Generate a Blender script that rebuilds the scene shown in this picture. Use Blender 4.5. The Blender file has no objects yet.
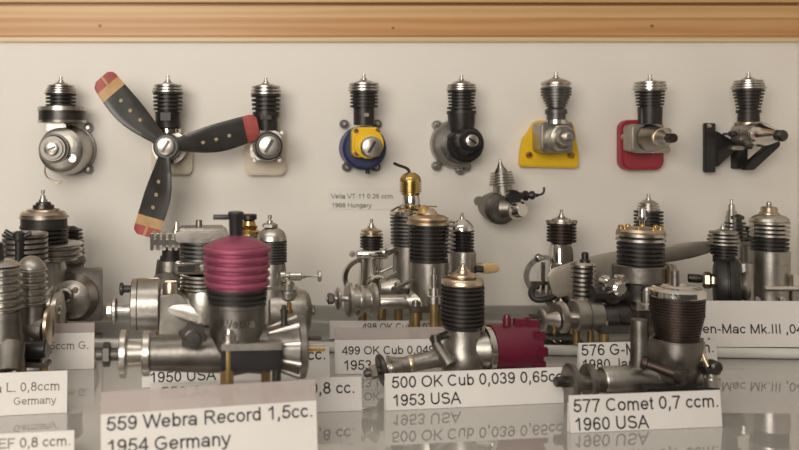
import bpy, bmesh, math, random
from mathutils import Vector, Matrix

# ------------------------------------------------------------------ camera, light
# one Blender unit = 10 cm.  Camera at the origin of x/y, level, looking along +Y.
F, VX, HY, H = 800.0, 250.0, 145.0, 1.18      # focal length (px), vanishing point (px), eye height
WALL = 5.6                                     # distance of the back panel
scene = bpy.context.scene
col = scene.collection
R = math.radians

cam_d = bpy.data.cameras.new('camera'); cam = bpy.data.objects.new('camera', cam_d); col.objects.link(cam)
cam.location = (0, 0, H); cam.rotation_euler = (R(90), 0, 0)
cam_d.sensor_width = 36; cam_d.sensor_fit = 'HORIZONTAL'; cam_d.lens = 36 * F / 799
cam_d.shift_x = (399.5 - VX) / 799; cam_d.shift_y = (HY - 225) / 799
cam_d.clip_start = 0.05; cam_d.clip_end = 200
cam_d.dof.use_dof = True; cam_d.dof.focus_distance = 4.35; cam_d.dof.aperture_fstop = 1.35
scene.camera = cam

world = bpy.data.worlds.new('world'); scene.world = world; world.use_nodes = True
wn = world.node_tree; wn.nodes.clear()
w_out = wn.nodes.new('ShaderNodeOutputWorld'); w_bg = wn.nodes.new('ShaderNodeBackground')
w_tc = wn.nodes.new('ShaderNodeTexCoord'); w_sep = wn.nodes.new('ShaderNodeSeparateXYZ'); w_rmp = wn.nodes.new('ShaderNodeValToRGB')
w_map = wn.nodes.new('ShaderNodeMapRange'); w_map.inputs[1].default_value = -1; w_map.inputs[2].default_value = 1
wn.links.new(w_tc.outputs['Generated'], w_sep.inputs[0]); wn.links.new(w_sep.outputs['Z'], w_map.inputs[0])
wn.links.new(w_map.outputs[0], w_rmp.inputs[0]); wn.links.new(w_rmp.outputs[0], w_bg.inputs[0]); wn.links.new(w_bg.outputs[0], w_out.inputs[0])
els = w_rmp.color_ramp.elements
els[0].position = 0.0; els[0].color = (0.05, 0.043, 0.036, 1)
els[1].position = 1.0; els[1].color = (0.75, 0.68, 0.58, 1)
e_ = els.new(0.48); e_.color = (0.07, 0.06, 0.05, 1)
e_ = els.new(0.62); e_.color = (0.24, 0.21, 0.175, 1)
w_bg.inputs[1].default_value = 0.75

def area(name, loc, target, sx, sy, power, colr):
    l = bpy.data.lights.new(name, 'AREA'); l.shape = 'RECTANGLE'; l.size = sx; l.size_y = sy; l.energy = power; l.color = colr
    o = bpy.data.objects.new(name, l); col.objects.link(o); o.location = loc
    o.rotation_euler = (Vector(target) - Vector(loc)).to_track_quat('-Z', 'Y').to_euler()
    return o
area('case_lamp', (-0.7, 2.6, 3.9), (-0.2, 4.7, 0.4), 4.4, 0.8, 34, (1.0, 0.93, 0.83))
area('room_lamp', (-2.3, -2.4, 2.6), (-0.2, 5.6, 0.8), 4.5, 3.0, 410, (1.0, 0.935, 0.845))

vs = scene.view_settings
vs.view_transform = 'Standard'; vs.look = 'None'; vs.gamma = 1; vs.use_curve_mapping = False
vs.exposure = 0.0

# ------------------------------------------------------------------ materials
def mat(name, rgb, rough=0.5, metal=0.0, bump=0.0, bscale=40, var=0.0, vscale=8, spec=None, ior=None, alpha=None, trans=0.0, coat=0.0):
    m = bpy.data.materials.new(name); m.use_nodes = True
    nt = m.node_tree; b = nt.nodes['Principled BSDF']
    b.inputs['Base Color'].default_value = (*rgb, 1); b.inputs['Roughness'].default_value = rough; b.inputs['Metallic'].default_value = metal
    if ior: b.inputs['IOR'].default_value = ior
    if alpha is not None: b.inputs['Alpha'].default_value = alpha
    b.inputs['Transmission Weight'].default_value = trans; b.inputs['Coat Weight'].default_value = coat
    tc = nt.nodes.new('ShaderNodeTexCoord')
    if var:
        n = nt.nodes.new('ShaderNodeTexNoise'); n.inputs['Scale'].default_value = vscale; n.inputs['Detail'].default_value = 5
        nt.links.new(tc.outputs['Object'], n.inputs['Vector'])
        rp = nt.nodes.new('ShaderNodeValToRGB')
        rp.color_ramp.elements[0].position = .3; rp.color_ramp.elements[1].position = .72
        rp.color_ramp.elements[0].color = (*[c * (1 - var) for c in rgb], 1)
        rp.color_ramp.elements[1].color = (*[min(1, c * (1 + var)) for c in rgb], 1)
        nt.links.new(n.outputs['Fac'], rp.inputs[0]); nt.links.new(rp.outputs[0], b.inputs['Base Color'])
        mr = nt.nodes.new('ShaderNodeMapRange'); mr.inputs[3].default_value = max(.03, rough * .75); mr.inputs[4].default_value = rough * 1.25
        nt.links.new(n.outputs['Fac'], mr.inputs[0]); nt.links.new(mr.outputs[0], b.inputs['Roughness'])
    if bump:
        n2 = nt.nodes.new('ShaderNodeTexNoise'); n2.inputs['Scale'].default_value = bscale; n2.inputs['Detail'].default_value = 3
        nt.links.new(tc.outputs['Object'], n2.inputs['Vector'])
        bp = nt.nodes.new('ShaderNodeBump'); bp.inputs['Strength'].default_value = bump; bp.inputs['Distance'].default_value = 0.01
        nt.links.new(n2.outputs['Fac'], bp.inputs['Height']); nt.links.new(bp.outputs[0], b.inputs['Normal'])
    return m

M = dict(
    alu=mat('cast_aluminium', (.40, .375, .34), .36, 1, .10, 45, .15, 12),
    alud=mat('dull_aluminium', (.215, .198, .178), .42, 1, .12, 45, .25, 12),
    steel=mat('turned_steel', (.52, .49, .45), .31, 1, 0, 0, .15, 15),
    chrome=mat('polished_chrome', (.70, .67, .63), .14, 1),
    dark=mat('dark_steel', (.085, .078, .072), .38, .9, 0, 0, .3, 15),
    black=mat('black_oxide_fins', (.040, .036, .034), .42, .55, 0, 0, .3, 15),
    brown=mat('brown_burnt_fins', (.050, .035, .028), .42, .7, 0, 0, .3, 15),
    gun=mat('gunmetal_fins', (.12, .115, .11), .4, .8, 0, 0, .25, 15),
    brass=mat('brass', (.62, .42, .16), .28, 1, 0, 0, .2, 12),
    gold=mat('golden_brass', (.55, .38, .14), .24, 1, 0, 0, .12, 12),
    tan=mat('tan_bronze_head', (.58, .47, .35), .34, 1, 0, 0, .2, 15),
    copper=mat('copper_washer', (.50, .40, .33), .3, 1, 0, 0, .15, 15),
    pink=mat('pink_anodised', (.34, .085, .145), .46, .65, 0, 0, .12, 12),
    red=mat('crimson_plastic', (.11, .007, .023), .33, 0, 0, 0, .1, 8, coat=.2),
    redp=mat('red_backplate_plastic', (.33, .03, .04), .42, 0, 0, 0, .1, 8),
    yellow=mat('yellow_plastic', (.80, .50, .012), .42, 0, 0, 0, .08, 8),
    blue=mat('navy_paint', (.022, .032, .10), .4, 0, 0, 0, .15, 8),
    blackp=mat('black_plastic', (.016, .015, .016), .33, 0, 0, 0, .25, 10),
    blade=mat('black_propeller', (.040, .037, .035), .34, 0, 0, 0, .3, 9),
    tipred=mat('red_tip_paint', (.36, .07, .06), .5, 0, 0, 0, .25, 12),
    tipyel=mat('faded_yellow_paint', (.50, .31, .14), .5, 0, 0, 0, .2, 12),
    dot=mat('pale_glue_dot', (.33, .26, .17), .5),
    cream=mat('cream_plastic', (.66, .57, .44), .35, 0, 0, 0, .08, 8, coat=.2),
    greyp=mat('grey_propeller_paint', (.36, .32, .265), .42, .2, 0, 0, .2, 6),
    wood=mat('varnished_beech', (.55, .37, .18), .4, 0, 0, 0, .2, 6),
    post=mat('old_brass_post', (.36, .25, .11), .4, .8, 0, 0, .3, 10),
    rubber=mat('black_rubber', (.018, .017, .017), .45, 0, 0, 0, .2, 10),
    paper=mat('card_paper', (.66, .63, .60), .6, 0, 0, 0, .03, 4),
    ink=mat('printed_ink', (.035, .033, .035), .6),
    inkf=mat('faded_ink', (.16, .145, .13), .6),
    inkb=mat('brownish_ink', (.12, .085, .06), .6),
    lam=mat('laminate_painted_reflection', (.50, .43, .41), .25, 0, alpha=.6),  # pinkish grey tint paints a reflection into the see-through strip
    paperw=mat('wall_card_paper', (.79, .75, .69), .65, 0, 0, 0, .03, 4),
    wall=mat('white_panel', (.80, .755, .695), .7, 0, .04, 6, .02, 1.5),
)

def shelf_material():
    m = mat('polished_glass_shelf', (.38, .36, .335), .03, 0, 0, 0, 0, ior=3.3)
    return m
M['shelf'] = shelf_material()

def glass_material(name, tint, gloss):
    m = bpy.data.materials.new(name); m.use_nodes = True; nt = m.node_tree; nt.nodes.clear()
    o = nt.nodes.new('ShaderNodeOutputMaterial'); mx = nt.nodes.new('ShaderNodeMixShader'); t = nt.nodes.new('ShaderNodeBsdfTransparent')
    g = nt.nodes.new('ShaderNodeBsdfGlossy'); fr = nt.nodes.new('ShaderNodeFresnel'); fr.inputs['IOR'].default_value = gloss
    t.inputs[0].default_value = (*tint, 1); g.inputs['Roughness'].default_value = .02
    nt.links.new(fr.outputs[0], mx.inputs[0]); nt.links.new(t.outputs[0], mx.inputs[1]); nt.links.new(g.outputs[0], mx.inputs[2]); nt.links.new(mx.outputs[0], o.inputs[0])
    return m
M['glass'] = glass_material('shelf_glass', (.93, .94, .92), 1.6)
M['edge'] = mat('ground_glass_edge', (.56, .55, .51), .14, 0, 0, 0, .06, 5, ior=2.0)

def wood_material(name, light, dark_, scale):
    m = bpy.data.materials.new(name); m.use_nodes = True; nt = m.node_tree; b = nt.nodes['Principled BSDF']
    tc = nt.nodes.new('ShaderNodeTexCoord'); mp = nt.nodes.new('ShaderNodeMapping'); mp.inputs['Scale'].default_value = scale
    n = nt.nodes.new('ShaderNodeTexNoise'); n.inputs['Scale'].default_value = 1.0; n.inputs['Detail'].default_value = 4; n.inputs['Distortion'].default_value = .6
    w = nt.nodes.new('ShaderNodeTexWave'); w.wave_type = 'RINGS'; w.rings_direction = 'X'; w.inputs['Scale'].default_value = 1.4
    w.inputs['Distortion'].default_value = 5; w.inputs['Detail'].default_value = 2; w.inputs['Detail Scale'].default_value = 1.2
    nt.links.new(tc.outputs['Object'], mp.inputs[0]); nt.links.new(mp.outputs[0], n.inputs['Vector']); nt.links.new(mp.outputs[0], w.inputs['Vector'])
    mxv = nt.nodes.new('ShaderNodeMath'); mxv.operation = 'MULTIPLY_ADD'; mxv.inputs[1].default_value = .55; mxv.inputs[2].default_value = 0
    nt.links.new(w.outputs['Fac'], mxv.inputs[0])
    ad = nt.nodes.new('ShaderNodeMath'); ad.operation = 'MULTIPLY_ADD'; ad.inputs[1].default_value = .5
    nt.links.new(n.outputs['Fac'], ad.inputs[0]); nt.links.new(mxv.outputs[0], ad.inputs[2])
    rp = nt.nodes.new('ShaderNodeValToRGB'); rp.color_ramp.elements[0].color = (*dark_, 1); rp.color_ramp.elements[1].color = (*light, 1)
    rp.color_ramp.elements[0].position = .15; rp.color_ramp.elements[1].position = .75
    nt.links.new(ad.outputs[0], rp.inputs[0]); nt.links.new(rp.outputs[0], b.inputs['Base Color'])
    b.inputs['Roughness'].default_value = .42
    return m
M['pine'] = wood_material('pine_rail', (.58, .32, .14), (.47, .23, .085), (.25, 1.2, 4))
M['pine2'] = wood_material('pine_board', (.64, .41, .20), (.56, .33, .14), (.25, 1, 4))
M['pine4'] = wood_material('pale_lath', (.74, .55, .33), (.66, .45, .25), (.3, 2, 8))
M['pine3'] = wood_material('pine_groove', (.34, .17, .05), (.22, .10, .03), (.3, 2, 8))

# ------------------------------------------------------------------ geometry, in pixels at the thing's own distance
# a point is (x, y, d): x right, y down, d away from the viewer; a geometry is (verts, faces)
def lathe(o, a, prof, n=32, caps=True):
    o, a = Vector(o), Vector(a).normalized()
    u = a.orthogonal().normalized() if n != 6 else (a.cross(Vector((0.3, 0.2, 1))) if abs(a.z) < .9 else a.cross(Vector((0, 1, 0)))).normalized()
    w = a.cross(u)
    vs_, fs = [], []
    for t, r in prof:
        for k in range(n):
            th = 2 * math.pi * k / n
            vs_.append(o + a * t + (u * math.cos(th) + w * math.sin(th)) * max(r, .01))
    for i in range(len(prof) - 1):
        for k in range(n):
            k2 = (k + 1) % n
            fs.append((i * n + k, i * n + k2, (i + 1) * n + k2, (i + 1) * n + k))
    if caps: fs.append(tuple(range(n))); m = (len(prof) - 1) * n; fs.append(tuple(m + k for k in reversed(range(n))))
    return vs_, fs
def V(x, prof, dy=0, n=32): return lathe((x, 0, dy), (0, 1, 0), prof, n)
def X(y, prof, dy=0, n=32): return lathe((0, y, dy), (1, 0, 0), prof, n)
def D(x, y, prof, n=32): return lathe((x, y, 0), (0, 0, 1), prof, n)
def L(p0, p1, prof, n=24):                    # profile's t runs 0..1 from p0 to p1
    p0, p1 = Vector(p0), Vector(p1); ln = (p1 - p0).length
    return lathe(p0, p1 - p0, [(t * ln, r) for t, r in prof], n)
def rod(p0, p1, r, n=16): return L(p0, p1, [(0, r), (1, r)], n)
def tube(pts, r, n=12, sub=6):
    P = [Vector(p) for p in pts]
    if len(P) > 2:
        Q = []
        for i in range(len(P) - 1):
            a, b, c, d = P[max(i - 1, 0)], P[i], P[i + 1], P[min(i + 2, len(P) - 1)]
            for s in range(sub):
                t = s / sub
                Q.append(.5 * ((2 * b) + (c - a) * t + (2 * a - 5 * b + 4 * c - d) * t * t + (3 * b - a - 3 * c + d) * t ** 3))
        Q.append(P[-1]); P = Q
    vs_, fs = [], []
    up = None
    for i, p in enumerate(P):
        t = (P[min(i + 1, len(P) - 1)] - P[max(i - 1, 0)]).normalized()
        if up is None: up = t.orthogonal().normalized()
        up = (up - t * up.dot(t)).normalized(); w = t.cross(up)
        rr = r if not isinstance(r, (list, tuple)) else r[0] + (r[1] - r[0]) * i / (len(P) - 1)
        for k in range(n):
            th = 2 * math.pi * k / n; vs_.append(p + (up * math.cos(th) + w * math.sin(th)) * rr)
    for i in range(len(P) - 1):
        for k in range(n):
            k2 = (k + 1) % n; fs.append((i * n + k, i * n + k2, (i + 1) * n + k2, (i + 1) * n + k))
    fs.append(tuple(range(n))); m = (len(P) - 1) * n; fs.append(tuple(m + k for k in reversed(range(n))))
    return vs_, fs
def prism(pts, d0, d1):
    n = len(pts)
    vs_ = [Vector((x, y, d0)) for x, y in pts] + [Vector((x, y, d1)) for x, y in pts]
    fs = [tuple(range(n)), tuple(range(2 * n - 1, n - 1, -1))] + [(i, (i + 1) % n, n + (i + 1) % n, n + i) for i in range(n)]
    return vs_, fs
def box(x0, x1, y0, y1, d0, d1): return prism([(x0, y0), (x1, y0), (x1, y1), (x0, y1)], d0, d1)
def rrect(x0, x1, y0, y1, r, k=5):
    out = []
    for cx, cy, a0 in ((x1 - r, y0 + r, -90), (x1 - r, y1 - r, 0), (x0 + r, y1 - r, 90), (x0 + r, y0 + r, 180)):
        for i in range(k + 1):
            a = R(a0 + 90 * i / k); out.append((cx + r * math.cos(a), cy + r * math.sin(a)))
    return out
def disc_pts(cx, cy, r, n=28): return [(cx + r * math.cos(2 * math.pi * i / n), cy + r * math.sin(2 * math.pi * i / n)) for i in range(n)]
def ring(x, y, d, ro, ri, t):                 # a ring facing the viewer
    return lathe((x, y, d), (0, 0, 1), [(0, ri), (0, ro), (t, ro), (t, ri), (0, ri)], 36)
def fins(y0, y1, n, ro, ri, f=.5, rnd=False):
    """finned profile from y0 to y1; ro, ri may be (start, end) pairs"""
    g = lambda q, t: q[0] + (q[1] - q[0]) * t if isinstance(q, (list, tuple)) else q
    out = []; p = (y1 - y0) / n
    for i in range(n):
        t = (i + .5) / n; a = y0 + i * p; b = a + p * f; o, r = g(ro, t), g(ri, t)
        r = r if rnd else r - 1.3
        if rnd: out += [(a, r), (a + p * f * .12, o - (o - r) * .25), (a + p * f * .35, o), (a + p * f * .65, o), (b - p * f * .12, o - (o - r) * .25), (b, r)]
        else: out += [(a, r), (a, o), (b, o), (b, r)]
        out.append((a + p, r))
    return out
def plug(y0, y1, r=3.2):                      # glow plug: terminal, body, hexagon
    h = y1 - y0
    return [(y0, r * .62), (y0 + h * .28, r * .62), (y0 + h * .28, r * .36), (y0 + h * .40, r * .36), (y0 + h * .42, r * .9), (y0 + h * .7, r), (y0 + h * .7, r * 1.5), (y1, r * 1.6)]
def twist(geom, c, ang):                      # turn a geometry in the picture plane
    ca, sa = math.cos(R(ang)), math.sin(R(ang))
    return [Vector((c[0] + (v.x - c[0]) * ca - (v.y - c[1]) * sa, c[1] + (v.x - c[0]) * sa + (v.y - c[1]) * ca, v.z)) for v in geom[0]], geom[1]

def mesh_from(name, geoms, conv, material, bevel=0, ang=32):
    bm = bmesh.new()
    for vs_, fs in geoms:
        bv = [bm.verts.new(conv(v)) for v in vs_]
        for f in fs:
            try: bm.faces.new([bv[i] for i in f])
            except ValueError: pass
    bmesh.ops.remove_doubles(bm, verts=bm.verts, dist=1e-6)
    bmesh.ops.recalc_face_normals(bm, faces=bm.faces)
    if bevel:
        ed = [e for e in bm.edges if len(e.link_faces) == 2 and e.calc_face_angle() > R(40)]
        bmesh.ops.bevel(bm, geom=ed, offset=bevel, segments=2, affect='EDGES', clamp_overlap=True)
    me = bpy.data.meshes.new(name); bm.to_mesh(me); bm.free()
    for p in me.polygons: p.use_smooth = True
    me.set_sharp_from_angle(angle=R(ang))
    me.materials.append(material)
    return me

def tag(o, label, cat, group=None):
    o['label'] = label; o['category'] = cat
    if group: o['group'] = group

class Thing:
    """an Empty at the thing's base with its parts; px: image column of its axis, d: distance, gz: height it stands on"""
    def __init__(s, name, label, cat, px, d, gz=0.0, group=None, yaw=0, at_y=None):
        s.px, s.d, s.S = px, d, d / F
        s.gz = gz if at_y is None else H + (HY - at_y) * s.S
        s.root = bpy.data.objects.new(name, None); col.objects.link(s.root); s.root.empty_display_size = .05
        s.root.location = ((px - VX) * s.S, d, s.gz); s.root.rotation_euler = (0, 0, R(yaw))
        tag(s.root, label, cat, group)
        s.gy = HY + (H - s.gz) / s.S           # image row of the ground at this distance
        s.wall = (WALL - d) / s.S              # how far behind the back panel lies
    def conv(s, v): return Vector(((v[0] - s.px) * s.S, v[2] * s.S, H + (HY - v[1]) * s.S - s.gz))
    def back(s, x, y, dy):                     # where a feature dy farther away must sit to be seen at (x, y)
        k = 1 + dy * s.S / s.d
        return VX + (x - VX) * k, HY + (y - HY) * k
    def __call__(s, name, m, *geoms, parent=None, bevel=0, label=None, ang=32):
        me = mesh_from(name, geoms, s.conv, M[m], bevel * s.S, ang)
        o = bpy.data.objects.new(name, me); col.objects.link(o); o.parent = parent or s.root
        if label: o['label'] = label
        return o
    def mount(s, x0, x1, y, hd, m='alud', t=6, posts='post', r=4.2, screws=True, w=8):
        """two mounting lugs with screws, on four posts down to the shelf"""
        for sg in (-1, 1):
            k = 1 + sg * hd * s.S / s.d; xa, xb = VX + (x0 - VX) * k, VX + (x1 - VX) * k
            lug = s('mounting_lug', m, box(xa, xb, y, y + t, sg * hd - w, sg * hd + w), bevel=1)
            for x in (xa + r + 2, xb - r - 2):
                if screws: s('mounting_screw', 'steel', V(x, [(y - 5, r * .5), (y - 4, r * .6), (y - 4, r * .95), (y, r * .95)], sg * hd, 12), parent=lug)
                s('post', posts, V(x, [(y + t, r), (s.gy - .15, r)], sg * hd, 16))
    def core(s, x, y0, y1, r, dy=0, m='black'): return s('core', m, V(x, [(y0, r), (y1, r)], dy))
    def at(s, x, y, dy): return (*s.back(x, y, dy), dy)
    def prop_end(s, y, xs, dy=0, m='steel', nut='dark'):
        """xs: list of (name, material, profile along x) for shaft pieces"""
        for nm, mm, prof in xs: s(nm, mm, X(y, prof, dy, 6 if nm == 'prop_nut' else 36))

WALLG = 'engines hung on the back panel'; SHELFG = 'engines standing on the glass shelf'; CARDG = 'printed name cards'
E = Thing
PANE = .06                                     # thickness of the rear glass pane

# ------------------------------------------------------------------ the setting
def struct(name, m, x0, x1, y0, y1, z0, z1, bevel=0):
    vs_ = [Vector((x, y, z)) for x in (x0, x1) for y in (y0, y1) for z in (z0, z1)]
    fs = [(0, 1, 3, 2), (4, 6, 7, 5), (0, 4, 5, 1), (2, 3, 7, 6), (0, 2, 6, 4), (1, 5, 7, 3)]
    o = bpy.data.objects.new(name, mesh_from(name, [(vs_, fs)], lambda v: v, M[m], bevel)); col.objects.link(o); o['kind'] = 'structure'
    return o
XR = (797 - VX) * WALL / F
struct('floor', 'shelf', -3.2, XR, 1.6, WALL, -.08, 0)
struct('wall_back', 'wall', -3.2, XR + .1, WALL, WALL + .1, -.08, 2.6)
struct('wall_right', 'wall', XR, XR + .1, 2.2, WALL, -.08, 2.6)
def zy(y, d): return H + (HY - y) * d / F
d1 = 5.56
struct('trim_1', 'pine', -3.2, XR, d1, WALL, zy(36.5, d1), zy(18, d1), .008)
struct('trim_2', 'pine2', -3.2, XR, d1 + .012, WALL, zy(18, d1), zy(5.5, d1), .004)
struct('trim_3', 'pine3', -3.2, XR, d1 + .025, WALL, zy(5.5, d1), zy(2.6, d1), 0)
struct('trim_4', 'pine2', -3.2, XR, d1 - .012, WALL, zy(2.6, d1), zy(-55, d1), .004)
struct('trim_6', 'pine4', -3.2, XR, WALL - .025, WALL, zy(41.8, WALL - .025), zy(36.5, d1), .004)
def knot(x, y, r):
    k = bpy.data.objects.new('trim_knot', mesh_from('trim_knot', [lathe((0, 0, 0), (0, 1, 0), [(0, r), (.004, r)], 16)], lambda v: v, M['pine3'])); col.objects.link(k)
    k.location = ((x - VX) * d1 / F, d1 - .002, zy(y, d1)); k['kind'] = 'structure'; k.name = 'trim_5'
for kx, ky, kr in ((100, 26, .013), (393, 28, .008), (652, 26, .012)): knot(kx, ky, kr)

# the rear glass pane the back rows stand on
pn = bpy.data.objects.new('glass_pane', None); col.objects.link(pn); pn.location = (0, 5, 0)
tag(pn, 'clear glass pane lying on the case floor under the rear engines', 'glass pane')
ya, yb = 4.75, 4.35
def pane_mesh(name, y_off0, y_off1, m):
    x0, x1 = -3.1, XR - .01
    lo = lambda x: ya + (yb - ya) * (x - x0) / (x1 - x0)
    vs_ = []
    for z in (.001, PANE):
        for x, o in ((x0, 0), (x1, 0)):
            pass
    q = [(x0, lo(x0) + y_off0), (x1, lo(x1) + y_off0), (x1, lo(x1) + y_off1 if y_off1 is not None else WALL - .01), (x0, lo(x0) + y_off1 if y_off1 is not None else WALL - .01)]
    vs_ = [Vector((a, b, .001)) for a, b in q] + [Vector((a, b, PANE)) for a, b in q]
    fs = [(0, 1, 2, 3), (4, 5, 6, 7), (0, 1, 5, 4), (1, 2, 6, 5), (2, 3, 7, 6), (3, 0, 4, 7)]
    o = bpy.data.objects.new(name, mesh_from(name, [(vs_, fs)], lambda v: v - Vector((0, 5, 0)), M[m])); col.objects.link(o); o.parent = pn
    return o
pane_mesh('pane', .012, None, 'glass')
q0, q1 = Vector((-3.1, ya + .012, PANE / 2 + .0005)), Vector((XR - .01, yb + .012, PANE / 2 + .0005)); rr_ = PANE / 2 - .001
eo = bpy.data.objects.new('rounded_edge', mesh_from('rounded_edge', [L(q0, q1, [(0, rr_), (1, rr_)], 24)], lambda v: v - Vector((0, 5, 0)), M['edge']))
col.objects.link(eo); eo.parent = pn; eo['label'] = 'bright rounded front edge of the pane'

# ------------------------------------------------------------------ text and cards
def arc(cx, cy, rx, ry, a0, a1, n=14):
    return [(cx + rx * math.cos(R(a0 + (a1 - a0) * i / n)), cy + ry * math.sin(R(a0 + (a1 - a0) * i / n))) for i in range(n + 1)]
def ell(cx, cy, rx, ry): return arc(cx, cy, rx, ry, 90, 450, 26)
T_, B_, X_ = .671, .045, .474
# plain grotesque lettering as centre lines: glyph -> (advance, strokes)
GLYPH = {
 ' ': (.278, []), '.': (.278, [[(.14, 0), (.14, .1)]]), ',': (.278, [[(.14, .1), (.14, .0), (.10, -.11)]]), '-': (.333, [[(.04, .26), (.29, .26)]]),
 '0': (.556, [ell(.278, .358, .19, .313)]), '1': (.556, [[(.345, 0), (.345, .716)], [(.345, .68), (.25, .58), (.13, .52)]]),
 '2': (.556, [arc(.27, .49, .185, .181, 165, -35) + [(.07, .045), (.50, .045)]]),
 '3': (.556, [arc(.26, .52, .16, .151, 165, -90), arc(.26, .207, .195, .162, 90, -165)]),
 '4': (.556, [[(.405, 0), (.405, .69), (.05, .215), (.52, .215)]]),
 '5': (.556, [[(.48, .67), (.165, .67), (.105, .345)] + arc(.27, .235, .20, .19, 135, -165)]),
 '6': (.556, [ell(.285, .225, .18, .18), arc(.30, .34, .205, .331, 40, 200)]),
 '7': (.556, [[(.05, .67), (.49, .67), (.34, .42), (.21, 0)]]), '8': (.556, [ell(.278, .53, .155, .141), ell(.278, .215, .19, .17)]),
 '9': (.556, [ell(.27, .49, .18, .18), arc(.256, .376, .205, .331, -140, 20)]),
 'a': (.556, [arc(.265, .33, .175, .144, 165, 0) + [(.44, 0)], ell(.245, .155, .18, .11)]),
 'b': (.556, [[(.11, 0), (.11, .716)], ell(.29, .26, .18, .215)]), 'c': (.5, [arc(.27, .26, .195, .215, 42, 318)]),
 'd': (.556, [[(.45, 0), (.45, .716)], ell(.27, .26, .18, .215)]), 'e': (.556, [[(.08, .26), (.47, .26)] + arc(.275, .26, .195, .215, 0, 322)]),
 'g': (.556, [ell(.265, .265, .18, .21), [(.45, .519), (.45, 0)] + arc(.265, -.03, .185, .135, 0, -155)]),
 'h': (.556, [[(.11, 0), (.11, .716)], arc(.28, .29, .165, .184, 180, 0) + [(.445, 0)]]), 'i': (.222, [[(.11, 0), (.11, .519)], [(.11, .62), (.11, .716)]]),
 'k': (.5, [[(.11, 0), (.11, .716)], [(.43, .5), (.12, .2)], [(.22, .30), (.46, 0)]]), 'l': (.222, [[(.11, 0), (.11, .716)]]),
 'm': (.833, [[(.11, 0), (.11, .519)], arc(.26, .31, .15, .164, 180, 0) + [(.41, 0)], arc(.56, .31, .15, .164, 180, 0) + [(.71, 0)]]),
 'n': (.556, [[(.11, 0), (.11, .519)], arc(.28, .29, .165, .184, 180, 0) + [(.445, 0)]]), 'o': (.556, [ell(.278, .26, .195, .215)]),
 'p': (.556, [[(.11, -.2), (.11, .519)], ell(.29, .26, .18, .215)]), 'r': (.333, [[(.11, 0), (.11, .519)], arc(.27, .30, .16, .174, 180, 70)]),
 's': (.5, [arc(.25, .367, .16, .107, 35, 270), arc(.25, .152, .175, .107, 90, -150)]), 't': (.278, [[(.13, .65), (.13, .12)] + arc(.2, .12, .07, .075, 180, 280), [(.02, .474), (.25, .474)]]),
 'u': (.556, [[(.445, 0), (.445, .519)], [(.11, .519)] + arc(.275, .23, .165, .185, 180, 360)]), 'w': (.722, [[(.02, .519), (.18, .02), (.36, .5), (.54, .02), (.70, .519)]]),
 'y': (.5, [[(.02, .519), (.25, .02)], [(.48, .519), (.23, -.13), (.16, -.168), (.05, -.165)]]),
 'A': (.667, [[(.03, 0), (.333, .70), (.636, 0)], [(.13, .25), (.54, .25)]]), 'B': (.667, [[(.12, .045), (.12, .67), (.36, .67)] + arc(.36, .52, .17, .15, 90, -90) + [(.12, .37)], [(.36, .37)] + arc(.38, .207, .2, .162, 90, -90) + [(.12, .045)]]),
 'C': (.722, [arc(.38, .358, .29, .313, 48, 312)]), 'D': (.722, [[(.12, .045), (.12, .67), (.33, .67)] + arc(.33, .358, .30, .312, 90, -90) + [(.12, .045)]]),
 'E': (.667, [[(.61, .67), (.12, .67), (.12, .045), (.62, .045)], [(.12, .37), (.57, .37)]]), 'F': (.611, [[(.56, .67), (.12, .67), (.12, 0)], [(.12, .35), (.50, .35)]]),
 'G': (.778, [arc(.39, .358, .305, .313, 48, 322) + [(.66, .33), (.41, .33)]]), 'H': (.722, [[(.12, 0), (.12, .716)], [(.60, 0), (.60, .716)], [(.12, .37), (.60, .37)]]),
 'I': (.278, [[(.139, 0), (.139, .716)]]), 'J': (.5, [[(.38, .716), (.38, .2)] + arc(.215, .2, .165, .155, 0, -170)]), 'K': (.667, [[(.12, 0), (.12, .716)], [(.60, .7), (.13, .25)], [(.27, .40), (.63, 0)]]),
 'L': (.556, [[(.12, .716), (.12, .045), (.52, .045)]]), 'M': (.833, [[(.12, 0), (.12, .69), (.416, .03), (.713, .69), (.713, 0)]]), 'N': (.722, [[(.12, 0), (.12, .68), (.6, .04), (.6, .716)]]),
 'O': (.778, [ell(.389, .358, .305, .313)]), 'P': (.667, [[(.12, 0), (.12, .67), (.38, .67)] + arc(.38, .505, .19, .165, 90, -90) + [(.12, .34)]]),
 'R': (.722, [[(.12, 0), (.12, .67), (.40, .67)] + arc(.40, .515, .19, .155, 90, -90) + [(.12, .36)], [(.36, .36), (.66, 0)]]),
 'S': (.667, [arc(.33, .525, .22, .146, 25, 270), arc(.335, .212, .235, .167, 90, -160)]), 'T': (.611, [[(.02, .67), (.59, .67)], [(.305, .67), (.305, 0)]]),
 'U': (.722, [[(.12, .716)] + arc(.36, .28, .24, .235, 180, 360) + [(.60, .716)]]), 'V': (.667, [[(.02, .716), (.333, .03), (.646, .716)]]),
 'W': (.944, [[(.02, .716), (.24, .03), (.472, .69), (.704, .03), (.924, .716)]]),
}
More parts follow.
